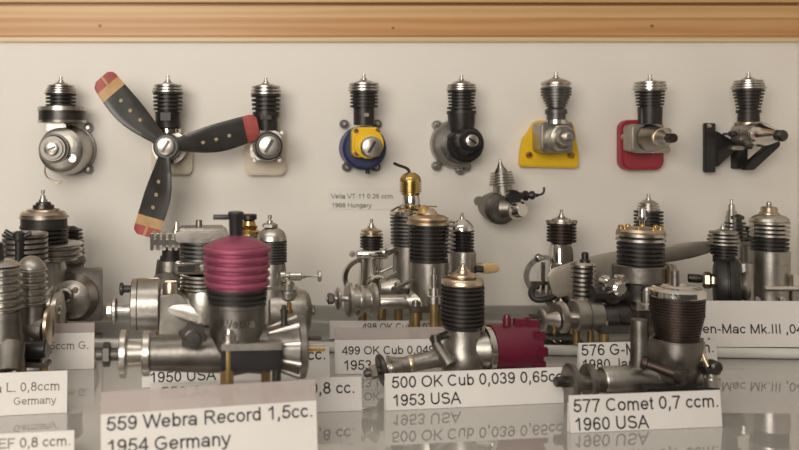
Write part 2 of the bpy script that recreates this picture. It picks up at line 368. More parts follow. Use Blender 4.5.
def word_polys(t, serif):
    """flat quads of a text with its words kept apart; returns ([(verts, faces)], width)"""
    x = 0; out = []; cur = None; sw = .048 if not serif else .036
    for ch in t:
        adv, strokes = GLYPH[ch]
        if ch == ' ': cur = None; x += adv; continue
        if cur is None: cur = ([], []); out.append(cur)
        vs_, fs = cur
        def quad(p, q, h, cap=True):
            d = Vector((q[0] - p[0], q[1] - p[1])); l = d.length
            if l < 1e-6: return
            d /= l; nx = Vector((-d.y, d.x)) * h; ex = d * (h * .45 if cap else 0); b = len(vs_)
            P, Q = Vector(p) - ex, Vector(q) + ex
            for w in (P + nx, P - nx, Q - nx, Q + nx): vs_.append((w.x + x, w.y))
            fs.append((b, b + 1, b + 2, b + 3))
        for st in strokes:
            for i in range(len(st) - 1): quad(st[i], st[i + 1], sw, 0 < i < len(st) - 2 or len(st) > 2 and (i > 0 or i < len(st) - 2))
            if serif:
                for p, q in ((st[0], st[1]), (st[-1], st[-2])):
                    if abs(p[0] - q[0]) < .02 and (abs(p[1]) < .01 or p[1] > .5): quad((p[0] - .085, p[1] + (.015 if p[1] < .1 else -.015)), (p[0] + .085, p[1] + (.015 if p[1] < .1 else -.015)), .02, False)
        x += adv
    return out, x
def place_text(t, x0, w, z, y, material, parent, conv=None, name='printed_word', serif=False, stretch=1.0):
    """lay a text out on a card, each word a part of its own; its height follows from its width"""
    words_, adv = word_polys(t, serif); k = w / adv
    for vs_, fs in words_:
        pts = [Vector((x0 + vx * k, y, z + vy * k * stretch)) for vx, vy in vs_]
        if conv: pts = [conv(p) for p in pts]
        m2 = bpy.data.meshes.new(name); m2.from_pydata(pts, [], fs); m2.materials.append(M[material])
        o = bpy.data.objects.new(name, m2); col.objects.link(o); o.parent = parent

def card(label, xl, ybl, xr, ybr, ytl, lines, gz=0.0, lean=6, lam=0, lam_side=0, ink='ink', mat_='paper', name='name_card', serif=False):
    """bottom corners seen at (xl, ybl) and (xr, ybr); left top at row ytl.  lines: (text, x0px, x1px, baseline row at the left, cap px)"""
    def ground(x, y):
        d = (H - gz) * F / (y - HY); return Vector(((x - VX) * d / F, d, gz))
    A, B = ground(xl, ybl), ground(xr, ybr)
    ax = (B - A); W = ax.length; yaw = math.atan2(ax.y, ax.x)
    dl = A.y; hgt = (ybl - ytl) * dl / F
    root = bpy.data.objects.new(name, None); col.objects.link(root)
    root.location = A + Vector((0, 0, .0015)); root.rotation_euler = (R(-lean), 0, yaw)
    tag(root, label, 'name card', CARDG)
    T = .006
    def slab(nm, x0, x1, z0, z1, m, y0=0, y1=T):
        vs_ = [Vector((x, y, z)) for x in (x0, x1) for y in (y0, y1) for z in (z0, z1)]
        fs = [(0, 1, 3, 2), (4, 6, 7, 5), (0, 4, 5, 1), (2, 3, 7, 6), (0, 2, 6, 4), (1, 5, 7, 3)]
        o = bpy.data.objects.new(nm, mesh_from(nm, [(vs_, fs)], lambda v: v, M[m])); col.objects.link(o); o.parent = root; return o
    slab('card_sheet', 0, W, 0, hgt, mat_)
    # folded back flap so the card stands by itself
    fl = slab('back_flap', 0, W, 0, hgt * .8, mat_, 0, .004); fl.location = (0, T + .022, 0); fl.rotation_euler = (R(8), 0, 0)
    if lam: slab('reflection_tinted_margin', 0, W, hgt + .0005, hgt + lam * dl / F, 'lam', .001, .004)['label'] = 'see-through laminate margin above the paper, a reflection painted into its tint'
    for tx, x0, x1, yb_, cap in lines:
        t0, t1 = (x0 - xl) / (xr - xl), (x1 - xl) / (xr - xl)
        # perspective along the card: solve the position along W seen at a column
        def along(x):
            u = (x - VX) / F
            # A + s*ax : (Ax + s ax)/(Ay + s ay) = u
            return W * (u * A.y - A.x) / (ax.x - u * ax.y)
        z = (ybl - yb_) * dl / F
        place_text(tx, along(x0), along(x1) - along(x0), z, -.0012, ink, root, serif=serif)
    return root

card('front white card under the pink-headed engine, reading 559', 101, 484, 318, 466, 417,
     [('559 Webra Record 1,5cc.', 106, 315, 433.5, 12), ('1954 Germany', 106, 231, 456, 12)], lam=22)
card('white card below the crimson-tanked engine, reading 500', 386, 411, 564, 403, 375,
     [('500 OK Cub 0,039 0,65cc', 392, 564, 389.5, 9.3), ('1953 USA', 392, 461, 407, 9.3)])
card('white card at lower right in front of the grey chrome-capped engine, reading 577', 571, 433.5, 722.5, 427, 397,
     [('577 Comet 0,7 ccm.', 574, 721, 413.5, 10), ('1960 USA', 574, 649, 431.5, 10)])
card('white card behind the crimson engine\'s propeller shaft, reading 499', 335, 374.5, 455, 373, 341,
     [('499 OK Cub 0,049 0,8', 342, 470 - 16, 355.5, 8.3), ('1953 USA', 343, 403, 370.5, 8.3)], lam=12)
card('white card behind the chrome-capped engine, reading 576', 580, 374, 718, 370, 344,
     [('576 G-Mark 0,5 ccm.', 582, 716, 356.5, 8.3), ('1980 Japan', 582, 650, 370, 8.3)])
card('long white card on the glass pane at far right, reading Mk.III', 668, 346.8, 812, 347.6, 301.5,
     [('Wen-Mac Mk.III ,049', 691, 812, 333.5, 8.2), ('USA', 690, 713, 346, 8)], gz=PANE + .001)
card('white card half hidden behind the front card, ending 0,8 cc.', 150, 424 - 6, 362, 411, 384,
     [('550 Anderson Royal 0,8 cc.', 160, 356, 400, 8.8)])
card('white card behind the pink-headed engine, lower line reading 1950 USA', 142, 388, 330, 378, 356,
     [('1950 USA', 149, 216, 384, 8.5), ('549 Atwood Wasp 0,8 cc.', 149, 327, 369, 8.5)])
card('ivory card at left edge with serif-like print, reading Germany', -40, 418, 67, 413, 376,
     [('Webra L. 0,8ccm', -36, 60, 395, 7.5), ('Germany', 13, 56, 408, 7.5)], ink='inkb', serif=True)
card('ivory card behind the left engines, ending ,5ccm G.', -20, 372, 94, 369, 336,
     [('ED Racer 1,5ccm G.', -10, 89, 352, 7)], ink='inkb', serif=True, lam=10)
card('grey card in the bottom left corner, reading 0,8 ccm.', -70, 476, 74, 468, 439,
     [('548 OTM EF 0,8 ccm.', -66, 71, 453.5, 8.5)], ink='inkf')
card('partly covered card behind the card reading 499, only its top line showing', 330, 339, 474, 338.5, 321.5,
     [('498 OK Cub 0.074 1,2cc', 362, 462, 330.5, 7)], ink='ink', gz=PANE + .001)

# the small card fixed to the back panel
wc = Thing('wall_card', 'faint cream card on the back panel reading 1968 Hungary', 'name card', 362, WALL - .006, at_y=210)
wc('card_sheet', 'paperw', box(328, 398, 187, 209.5, 0, .7))
for tx, x0, x1, yb_ in (('Vella VT-11 0.25 ccm.', 331, 395, 198.5), ('1968 Hungary', 331.5, 371.5, 207.5)):
    place_text(tx, (x0 - 362) * wc.S, (x1 - x0) * wc.S, (210 - yb_) * wc.S, -.0012, 'inkf', wc.root)

# ------------------------------------------------------------------ propeller blades
def blade_geom(c, ang, r0, r1, width, pitch0, pitch1, thick, d, sweep=0, steps=18, taper_tip=.75, root_w=.42):
    """a twisted tapering blade from radius r0 to r1 at angle ang (degrees, counter-clockwise from +x), its hub at c"""
    vs_, fs = [], []; n = 14
    ca, sa = math.cos(R(ang)), -math.sin(R(ang))
    ex, ey = Vector((ca, sa, 0)), Vector((sa, -ca, 0)) * -1
    for i in range(steps + 1):
        t = i / steps; r = r0 + (r1 - r0) * t
        w = width * (root_w + (1 - root_w) * math.sin(min(1, t / .55) * math.pi / 2)) if t < .55 else width * (1 - (1 - taper_tip) * ((t - .55) / .45) ** 1.6)
        if t > .93: w *= max(.12, math.sqrt(max(0, 1 - ((t - .93) / .072) ** 2)) * .55 + .45) if t < .999 else .62
        p = R(pitch0 + (pitch1 - pitch0) * t); th = thick * (1 - .65 * t)
        cy = sweep * math.sin(t * math.pi)
        for k in range(n):
            a = 2 * math.pi * k / n; u = math.cos(a) * w / 2; v = math.sin(a) * th / 2
            uu, vv = u * math.cos(p) - v * math.sin(p), u * math.sin(p) + v * math.cos(p)
            vs_.append(Vector((c[0], c[1], d)) + ex * r + ey * (uu + cy) + Vector((0, 0, vv)))
    for i in range(steps):
        for k in range(n):
            k2 = (k + 1) % n; fs.append((i * n + k, i * n + k2, (i + 1) * n + k2, (i + 1) * n + k))
    fs.append(tuple(range(n))); m = steps * n; fs.append(tuple(m + k for k in reversed(range(n))))
    return vs_, fs
def cut(geom, c, ang, a, b):
    """the slice of a blade between radii a and b (whole rings only), a little thicker so that it reads as paint"""
    pass

# ================================================================== engines on the back panel
DW = 5.4
def lugs(e, pts, r, d0, d1, m, hole=True):
    for x, y in pts:
        lug = e('mounting_lug', m, D(x, y, [(d0, r), (d1, r)], 18), bevel=.6)
        if hole: e('screw', 'steel', D(x, y, [(d0 - 1.6, r * .35), (d0 - .8, r * .55), (d0, r * .55)], 12), parent=lug)
def slotted(e, x, y, d, r, m='steel', ang=30, L_=2.5):
    n = e('prop_nut', m, D(x, y, [(d - L_, r * .8), (d - L_ + .6, r), (d, r)], 28))
    e('slot', 'dark', twist(box(x - r * .75, x + r * .75, y - r * .17, y + r * .17, d - L_ - .25, d - L_ + .2), (x, y), -ang), parent=n)
    return n

# 1: silver engine with the wide collar
e = E('model_engine', 'silver model engine with wide ringed collar, leftmost on the back panel', 'model engine', 61, DW, at_y=180, group=WALLG)
b = e.wall
e('glow_plug', 'steel', V(61, plug(76.5, 84, 2.6)))
e('cylinder_head', 'steel', V(61, [(82.5, 3.5), (83.5, 7), (85.5, 9)] + fins(85.5, 95, 4, (12.5, 17), 10.5, .5)))
e.core(61, 86.5, 94, 10, m='gun')
e('cylinder', 'black', V(61, fins(94, 108, 4, 15, 12, .5)))
e('collar', 'steel', V(62, [(107, 20), (107, 23.5), (111, 24), (111, 20)]), V(62, [(120.5, 20), (120.5, 24), (123, 23.5), (123, 20)]))
e('collar_band', 'dark', V(62, [(111, 23), (120.5, 23)]))
e('neck', 'alu', box(49, 68, 123, 132, -12, 10), bevel=1.5)
e('crankcase', 'alu', D(64, 150, [(-16, 17), (-13, 22), (-2, 24.5), (6, 25), (b - 6, 25)]))
e('back_plate', 'alud', D(65, 150, [(b - 6, 26), (b - .3, 26)]))
e('front_boss', 'alud', D(60, 148.5, [(-30, 12), (-28, 13), (-16, 13.5)]), D(60, 148.5, [(-33, 10), (-30, 10)]))
e('seal_ring', 'dark', D(60, 148.5, [(-26, 14.6), (-22, 14.6)]))
slotted(e, 60, 148.5, -33, 6.5, ang=25, L_=4)
lugs(e, ((83, 127), (54, 170), (83, 170)), 5, b - 5, b - .3, 'dark')
e('wire_hook', 'tan', tube([(50, 160, -8), (47, 168, -8), (48, 176, -6), (55, 181, -5), (61, 183, -5), (62, 180, -5)], .8))
e('inlet_stub', 'chrome', D(76, 158, [(-17, 4), (-8, 5)], 18))

# 2: engine with the three-bladed propeller
e = E('model_engine', 'dark model engine carrying a three-bladed black propeller with red and yellow tips', 'model engine', 168, DW, at_y=180, group=WALLG)
b = e.wall
e('glow_plug', 'steel', V(168, plug(75.5, 84, 2.6)))
e('cylinder_head', 'steel', V(168, [(82.5, 4), (84, 8), (85, 10)] + fins(85, 94, 3, (13.5, 16.5), 12, .55)))
e.core(168, 86.5, 93, 11, m='gun')
e('cylinder', 'black', V(168, fins(93, 112, 5, (15, 14.5), 12, .5) + [(112, 13.5), (114, 12.5), (128, 12.5)]), box(162, 172, 113, 121, -14, -10))
e('collar', 'chrome', V(168, [(128, 11), (129, 13), (133, 13), (134, 11)]))
e('crankcase', 'alu', D(170, 147, [(-24, 8), (-22, 11), (-8, 13), (-8, 17), (b - 12, 17)]), bevel=1)
x0, y0 = e.back(172, 152, b - 6)
e('fuel_tank', 'cream', prism(rrect(x0 - 21, x0 + 21, y0 - 20, y0 + 23, 6), b - 12, b - .3), bevel=1.5, label='cream plastic tank behind the crankcase')
hx, hy = e.back(166.5, 146.5, -33)
pr = e('propeller', 'blade', D(hx, hy, [(-38, 11), (-37, 12.5), (-28, 13), (-27, 11)]), label='black three-bladed propeller')
k33 = 1 - 33 * e.S / e.d
for ang, ln, sw in ((133, 95 * k33, -3), (13, 94 * k33, 3), (256, 92 * k33, -3)):
    bl = blade_geom((hx, hy), ang, 6, ln, 31 * k33, 38, 10, 7, -33, sw, 26, .82)
    n = 14; rings = [bl[0][i * n:(i + 1) * n] for i in range(27)]
    def sect(i0, i1):
        vs_ = [v for r_ in rings[i0:i1 + 1] for v in r_]; m_ = i1 - i0; fs = []
        for i in range(m_):
            for k in range(n):
                k2 = (k + 1) % n; fs.append((i * n + k, i * n + k2, (i + 1) * n + k2, (i + 1) * n + k))
        fs += [tuple(range(n)), tuple(m_ * n + k for k in reversed(range(n)))]
        return vs_, fs
    o = e('blade', 'blade', sect(0, 20), parent=pr)
    if ang == 13: e('painted_tip', 'tipred', sect(22, 26), parent=pr, label='worn red tip'); e('tip_band', 'blade', sect(20, 22), parent=pr)
    else: e('painted_tip', 'tipred', sect(23, 26), parent=pr, label='worn red tip'); e('tip_band', 'tipyel', sect(20, 23), parent=pr, label='yellow band below the tip')
    p0, p1 = sum(rings[22 if ang != 13 else 23], Vector()) / n, sum(rings[26], Vector()) / n
    if ang != 13: e('tip_stripe', 'tipyel', rod(p0 + Vector((0, 0, -.4)), p1 + Vector((0, 0, -.2)), 1.7, 8), parent=pr)
    for q in (.36, .52, .68):
        i = int(q * 26); c_ = sum(rings[i], Vector()) / n
        f_ = min(rings[i], key=lambda v: v.z)
        cpt = (rings[i][10] + rings[i][11]) / 2
        if cpt.z > c_.z: cpt = (rings[i][3] + rings[i][4]) / 2
        e('glue_dot', 'dot', D(cpt.x, cpt.y, [(cpt.z - .6, 1.6), (cpt.z + .6, 2.3)], 12), parent=pr)
slotted(e, hx, hy, -38, 8.5, ang=60, L_=4)

# 3: engine with a square cream tank
e = E('model_engine', 'model engine on a square cream tank right of the propeller tip', 'model engine', 266, DW, at_y=180, group=WALLG)
b = e.wall
e('glow_plug', 'steel', V(266, plug(77.5, 85, 2.6)))
e('cylinder_head', 'steel', V(266, [(83.5, 4), (85, 9), (86.5, 11)] + fins(86.5, 96, 3, (14, 16), 12, .55)))
e.core(266, 87.5, 95, 11, m='gun')
e('cylinder', 'black', V(266, fins(95, 112, 4, (15, 14), 12, .5) + [(112, 13.5), (117, 13.5), (118, 12), (131, 12)]), box(260, 271, 116, 120, -14, -9))
e('crankcase', 'alu', prism(rrect(250, 281, 131, 160, 7), -12, b - 12), D(267, 146, [(-24, 12), (-22, 14), (-12, 15)]), bevel=1)
e('drive_washer', 'dark', D(268, 146, [(-29, 12), (-27, 13.5), (-24, 13.5)]))
slotted(e, 268.5, 146, -29, 9.5, ang=60)
e('fuel_tank', 'cream', prism(rrect(244, 286.5, 126, 176, 7), b - 12, b - .3), bevel=1.5, label='square cream plastic tank with rounded corners')
for x, y in ((251, 133), (281, 133), (254, 160), (279, 160)): e('screw', 'steel', D(x, y, [(-14, 1.6), (-12, 2.4)], 12))

# 4: blue and yellow engine
e = E('model_engine', 'model engine with yellow crankcase on a round dark blue back', 'model engine', 364, DW, at_y=180, group=WALLG)
b = e.wall
e('glow_plug', 'steel', V(364, plug(74, 82, 2.6)))
e('cylinder_head', 'steel', V(364, [(80, 4), (81.5, 8), (83.5, 11.5)] + fins(83.5, 92.5, 3, (14.5, 16), 13, .55)))
e.core(364, 85, 92, 12, m='gun')
e('cylinder', 'black', V(364, fins(92, 105, 4, 13.8, 12.6, .5) + fins(105.5, 109, 1, 14, 12, .5) + [(109, 10.5), (125, 10.5)]))
e('exhaust_port', 'steel', box(362, 367, 113.5, 117, -12, -8))
x0, y0 = e.back(361.5, 148, b - 8)
e('back_housing', 'blue', D(x0, y0, [(-2, 19), (1, 22), (b - .4, 22.5)]), label='navy blue round housing')
lugs(e, [e.back(*q, b - 4) for q in ((344, 124), (346.5, 167), (376, 167), (377, 124))], 4.5, b - 7, b - .3, 'gun')
e('crankcase', 'yellow', prism(rrect(350.5, 378.5, 127.5, 157, 6), -16, 0), D(366, 144, [(-22, 13), (-20, 14.5), (-15, 14.5)]), bevel=1.5, label='bright yellow crankcase')
for x, y in ((354, 131), (375, 131), (354, 153.5), (375, 153.5)): e('screw', 'gold', D(x, y, [(-18, 2), (-16, 2.6)], 12))
x0, y0 = e.back(371, 147, -24)
e('drive_washer', 'steel', D(x0, y0, [(-28, 9.5), (-27, 10.5), (-22, 10.5)]))
slotted(e, x0, y0, -28, 8.5, 'steel', 60)
e('drain_stub', 'blackp', V(369, [(164, 2.2), (174, 2.2)], 10, 12))

# 5: black round engine
e = E('model_engine', 'all-black round-cased model engine with bright slotted nut on the back panel', 'model engine', 461.5, DW, at_y=180, group=WALLG)
b = e.wall
e('glow_plug', 'steel', V(461.5, plug(75, 83, 2.6)))
e('cylinder_head', 'steel', V(461.5, [(80.5, 4), (82, 8), (84.5, 11)] + fins(84.5, 91.5, 3, (13.5, 15), 12, .5)))
e.core(461.5, 86, 91, 11, m='gun')
e('cylinder', 'black', V(461.5, fins(91, 107, 5, (14, 12.5), 11, .5) + fins(107, 111, 1, 14, 12, .5) + [(111, 14.5), (114, 14.5), (114, 13.5), (124, 13), (133, 11)]))
x0, y0 = e.back(456, 144, b - 8)
e('back_ring', 'alu', D(x0, y0, [(b - 12, 23.5), (b - 10, 25), (b - .3, 25.5)]), bevel=1)
lugs(e, [e.back(*q, b - 5) for q in ((437, 125), (436.5, 166), (466, 167), (460, 170))], 4.8, b - 7, b - .3, 'alu')
e('crankcase', 'blackp', D(x0 + 3, y0, [(-6, 16), (-4, 18.5), (b - 12, 20)]), L((464, 142, -6), (466, 141, -20), [(0, 15), (.3, 12), (1, 10)]), bevel=.8)
e('front_boss', 'blackp', D(463.5, 140.5, [(-27, 9), (-25, 11), (-12, 12)]))
slotted(e, 464, 141, -27, 6, ang=-35, L_=4)
for x, y in ((448, 137), (474, 151), (448, 156)): e('screw', 'dark', D(x, y, [(-8, 1.6), (-4, 2.2)], 12))

# 6: yellow plate
e = E('model_engine', 'silver model engine on a bright yellow plate with bulb-shaped grey head', 'model engine', 556, DW, at_y=175, group=WALLG)
b = e.wall
e('glow_plug', 'steel', V(556, plug(72, 80, 2.6)))
e('cylinder_head', 'steel', V(556, [(78, 4), (80, 9), (81, 12), (83, 14.5), (84.5, 14.5), (84.5, 13), (87, 13.5), (88, 14.5)]))
e('cylinder', 'gun', V(556, fins(88, 97, 3, (14.8, 14.4), (13.8, 13.4), .6) + fins(97, 108, 4, (13.6, 9), (12.6, 8.4), .6) + [(108, 8.5), (110, 10.5), (114, 10.5), (114, 9), (122, 9)]))
x0, y0 = e.back(549, 145, b - 5); k = 1 + (b - 5) * e.S / e.d
pl = [(533, 123), (538, 120.5), (567, 120.5), (572, 124), (575, 140), (577.5, 155), (577, 168), (519, 166.5), (520, 150), (523, 138), (528, 132)]
e('mounting_plate', 'yellow', prism([e.back(x, y, b - 5) for x, y in pl], b - 10, b - .3), bevel=1.5, label='bright yellow plate')
for q in ((529, 155), (571, 155.5)):
    x, y = e.back(*q, b - 10); e('screw', 'brass', D(x, y, [(b - 13, 2.2), (b - 11, 3.6), (b - 10, 3.8)], 16))
e('crankcase', 'alu', prism(rrect(539, 571, 122, 153, 5), -6, b - 10), L((557, 138, -4), (555, 138, -18), [(0, 14), (.5, 12.5), (1, 11)]), bevel=1.5)
e('front_boss', 'steel', D(554, 137, [(-24, 10), (-23, 11.5), (-16, 11.5)]))
e('prop_nut', 'steel', D(554, 137, [(-38, 2.5), (-37, 4), (-33, 4.5), (-33, 8), (-24, 9)], 24))
e('collar', 'chrome', V(556, [(120, 11.5), (124, 12)]))

# 7: red back
e = E('model_engine', 'silver model engine on a rounded red tank', 'model engine', 650, DW, at_y=178, group=WALLG)
b = e.wall
e('glow_plug', 'steel', V(650, plug(75, 83, 2.6)))
e('cylinder_head', 'steel', V(650, [(80.5, 5), (82, 10)] + fins(82, 91, 3, (14, 16), 12.5, .55)))
e.core(650, 84, 91, 11, m='gun')
e('cylinder', 'black', V(650, fins(91, 107, 5, (14, 12.5), 11, .5) + [(107, 11.5), (124, 11)]), V(640, [(108, 2), (110, 3), (124, 3.2)], -4, 14))
e('fuel_tank', 'redp', prism([e.back(x, y, b - 8) for x, y in rrect(619, 662, 120, 170, 9)], b - 14, b - .3), bevel=2.5, label='rounded red plastic tank')
e('crankcase', 'alu', prism(rrect(630, 662, 124, 153, 5), -4, b - 14), box(655, 668, 128, 134, -8, 2), box(650, 668, 146, 153, -6, 4), L((648, 138, -2), (652, 138, -22), [(0, 14), (.35, 12.5), (1, 9)]), bevel=1.4)
e('retaining_ring', 'tan', D(650, 138, [(-26, 8), (-25, 9.5), (-22, 9.5)]))
e('prop_nut', 'steel', D(649, 138.5, [(-44, 3), (-43, 4), (-34, 5), (-30, 8), (-26, 8.5)], 20))
e('shaft_end', 'brown', D(649, 138.5, [(-46, 4.4), (-44, 4.6), (-38, 4.6)], 20))
for q in ((624, 137),):
    x, y = e.back(*q, b - 14); e('screw', 'steel', D(x, y, [(b - 17, 1.6), (b - 15, 3), (b - 14, 3.2)], 14))

# 8: black bracket
e = E('model_engine', 'model engine with chrome shaft held by a black triangular bracket, rightmost on the panel', 'model engine', 748.5, DW, at_y=180, group=WALLG)
b = e.wall
e('glow_plug', 'steel', V(748.5, plug(72.5, 80, 2.6)))
e('cylinder_head', 'steel', V(748.5, [(78, 4), (80.5, 9)] + fins(80.5, 90, 4, (12.5, 16), 11, .55)))
e.core(748.5, 84, 90, 11, m='gun')
e('cylinder', 'black', V(748.5, fins(90, 110, 6, (14.5, 10.5), (12.5, 9), .55) + [(110, 11), (113, 11), (113, 9.5), (123, 10)]))
e('collar', 'tan', V(748.5, [(121.5, 10.5), (122.5, 12.5), (126, 12.5), (127, 10)]))
e('crankcase', 'alu', L((745, 134, 8), (748, 134, -16), [(0, 12), (.4, 13), (.8, 11), (1, 9)]), box(735, 760, 128, 141, -10, 6), box(729, 742, 146, 150, -6, 4), bevel=1.4)
e('front_housing', 'chrome', L((750, 135, -14), (749.5, 136, -44), [(0, 11), (.2, 12), (.5, 9), (.9, 6), (1, 5)]))
e('prop_nut', 'dark', L((749.5, 136, -44), (749.5, 136.5, -52), [(0, 5.5), (.7, 5.5), (1, 3.5)]))
e('needle_valve', 'dark', X(134, [(722, 1.2), (728, 1.2), (728, 2.6), (733, 2.6), (733, 1.6), (742, 1.6)], -2, 12))
wb = b - .3
bk = lambda pts, dy: [e.back(x, y, dy) for x, y in pts]
br = e('bracket', 'blackp',
       prism(bk([(704.5, 123), (715, 123), (715, 172.5), (704.5, 172.5)], wb - 4), wb - 4, wb),
       prism(bk([(716, 131), (733, 141), (752, 141), (752, 149), (735, 150), (717, 167)], wb - 14), wb - 16, wb - 10),
       prism(bk([(705, 123), (716, 123), (716, 172.5), (705, 172.5)], wb - 16), wb - 16, wb - 13),
       prism(bk([(736, 145), (747, 145), (747, 169), (736, 169)], wb - 10), wb - 12, wb),
       prism(bk([(747, 162), (771, 141), (778, 141), (778, 146), (752, 170), (742, 170)], wb - 22), wb - 26, wb - 18), bevel=.8, label='black plastic bracket with diagonal arms')
e('screw', 'steel', D(*e.back(709, 126, wb - 20), [(wb - 22, 1.6), (wb - 20, 2.4)], 12))

# 9: small tilted engine below the row
e = E('model_engine', 'small silver engine hung lower on the panel with bent black wire fuel line', 'model engine', 502, DW, at_y=226, group=WALLG)
b = e.wall; T_ = (503, 195)
tw = lambda g_: twist(g_, T_, -6)
e('glow_plug', 'steel', tw(V(503.5, [(158.5, .8), (161, 1.4), (162, 1.4), (164, 2.2), (172, 5.5)])))
e('cylinder_head', 'alu', tw(V(503.5, [(168, 4.5), (172, 6.5)] + fins(172, 186, 5, (10, 13), 7.5, .45))))
e('cylinder', 'alu', tw(V(503.5, [(186, 9.5), (204, 9.5)])))
e('crankcase', 'alud', D(499, 208, [(-10, 12), (-6, 16), (8, 16.5), (b - 6, 13), (b - .3, 13)]), L((500, 208, -6), (512, 207, -14), [(0, 11), (.6, 9), (1, 8)]), bevel=1)
e('front_boss', 'chrome', L((508, 209, -8), (514, 208, -26), [(0, 8), (.4, 9), (.8, 8.5), (1, 6)]))
ca = e('carburettor', 'blackp', D(509, 196, [(-18, 6.5), (-16, 7), (-6, 7)], 24), X(195, [(514, 3.5), (520, 3.5), (520, 5), (523, 5), (523, 3)], -12, 18), label='black carburettor')
e('fuel_line', 'blackp', X(194.5, [(523, 2), (527, 4.4), (529, 4.4), (531, 2.2), (534, 1.4)], -12, 16), tube([(533, 194.5, -12), (537, 193.5, -12), (539.3, 191.5, -12), (539.6, 188, -12), (539.6, 186.5, -12)], 1.1), parent=ca)
e('lug', 'alud', D(487, 203, [(b - 12, 5), (b - .3, 5)], 18))

# ================================================================== engines on the shelf
def dark_slot(e, x, y, w, h, d, parent=None): e('port', 'black', box(x - w / 2, x + w / 2, y - h / 2, y + h / 2, d - .8, d + 2), parent=parent)

def bent_text(e, t, x0, w, ybase, cap, xc, r, material):
    def conv(p):
        th = (p.x - xc) / r
        return e.conv((xc + math.sin(th) * (r + .4), ybase - p.z, -math.cos(th) * (r + .4)))
    place_text(t, x0, w, 0, 0, material, e.root, conv, 'raised_lettering')

# --- pink-headed engine in front (card 559)
e = E('model_engine', 'front model engine with pink finned head and black T-bar screw', 'model engine', 237, 3.16, group=SHELFG, yaw=4)
sc_ = e('compression_screw', 'blackp', V(236, [(211.5, 7), (213, 8.2), (216, 8), (220, 7.2), (240, 6.6)]), label='black T-bar compression screw')
e('lever', 'blackp', X(217, [(213, 2), (214, 2.6), (230, 2.6), (242, 2.6), (243, 2)], 0, 14), parent=sc_)
e('cylinder_head', 'pink', V(237, [(235, 8), (237, 12), (239, 19), (242, 26), (245, 31)] + fins(245.5, 287, 5, (34.5, 33), (31, 29), .74, True)), label='pink anodised finned head')
e('cylinder', 'black', V(237, fins(287, 302, 3, (31, 29.5), 28.5, .5) + [(303, 27.5)]))
e('crankcase', 'alud', V(237, [(302, 29), (305, 29), (306, 27.6), (345, 27.6), (362, 22)]), X(352, [(206, 17), (262, 22), (270, 14)]), L((225, 352, 0), (268, 348, 0), [(0, 24), (.7, 22), (1, 24)]), bevel=.5)
bent_text(e, 'Webra', 220, 34, 322, 8, 237, 27.8, 'chrome')
e('shaft_housing', 'alud', X(352, [(150, 15), (151, 17), (176, 18), (207, 20), (220, 20)]))
e('bearing_collar', 'steel', X(352, [(143, 20), (144, 22), (150, 22), (151, 20)]))
e('drive_washer', 'steel', X(352, [(121, 21), (122, 23.5), (127, 23.5), (128, 21), (129, 13), (143, 12)]))
e('crankshaft', 'dark', X(352, [(97, 5), (98, 6), (122, 6.5)]))
e('prop_nut', 'dark', X(352, [(104, 10), (105, 12), (111, 12), (112, 10)], 0, 6))
nv = e('needle_valve', 'dark', D(193, 329, [(-40, 7), (-36, 7), (-36, 4), (-10, 5)], 20), label='dark knurled needle valve')
e('knurled_knob', 'dark', prism([(193 + (15 if i % 2 == 0 else 11) * math.cos(R(i * 30 + 15)), 327 + (15 if i % 2 == 0 else 11) * math.sin(R(i * 30 + 15))) for i in range(12)], -36, -28), D(193, 329, [(-38, 5), (-36, 8), (-36, 9)], 20), parent=nv, bevel=1)
bc = e('back_cover', 'alud', X(348, [(262, 19), (268, 20), (284, 24), (297, 29), (298, 31), (304, 31), (305.5, 28), (306, 10)]), label='conical finned back cover')
for i in range(9):
    a = R(i * 40); e('rib', 'steel', L((268, 348 + 19 * math.sin(a), 19 * math.cos(a)), (298, 348 + 29.5 * math.sin(a), 29.5 * math.cos(a)), [(0, 1.5), (1, 3)], 10), parent=bc)
e('inlet_screw', 'dark', V(284, [(305, 2.5), (309, 2.5), (309, 4), (313, 4), (313, 3), (326, 3.4)], -4, 12))
e('fuel_nipple', 'brass', X(349, [(305, 3.4), (312, 3.4), (312, 2.2), (325, 2.2)], -6, 12)); e('fuel_nipple', 'dark', X(338, [(304, 2.2), (321, 2.2)], -6, 12))
ky = lambda y: e.back(0, y, -26)[1]
lg = e('mounting_lug', 'alu', box(220, 279, ky(342), ky(349), -34, -16), bevel=1)
e('clamp_bar', 'blackp', box(220, 279, ky(349.2), ky(370), -31, -19), bevel=1)
e('mounting_screw', 'steel', V(228, [(ky(329), 3.5), (ky(333), 4.5), (ky(334), 7), (ky(340), 7), (ky(340), 9), (ky(342), 9)], -26, 14), parent=lg)
e('post', 'post', V(227, [(ky(349), 5.5), (e.gy - .2, 5.5)], -26, 18)); e('long_screw', 'dark', V(274, [(ky(369), 4.5), (ky(396), 4.5), (ky(397), 3)], -26, 16))
lg = e('mounting_lug', 'alu', prism([(220, 342), (275, 342), (275, 349), (220, 349)], 14, 30), bevel=1)
e('post', 'post', V(227, [(349, 6), (e.gy - .2, 6)], 24, 18)); e('post', 'post', V(268, [(349, 5), (e.gy - .2, 5)], 24, 18))

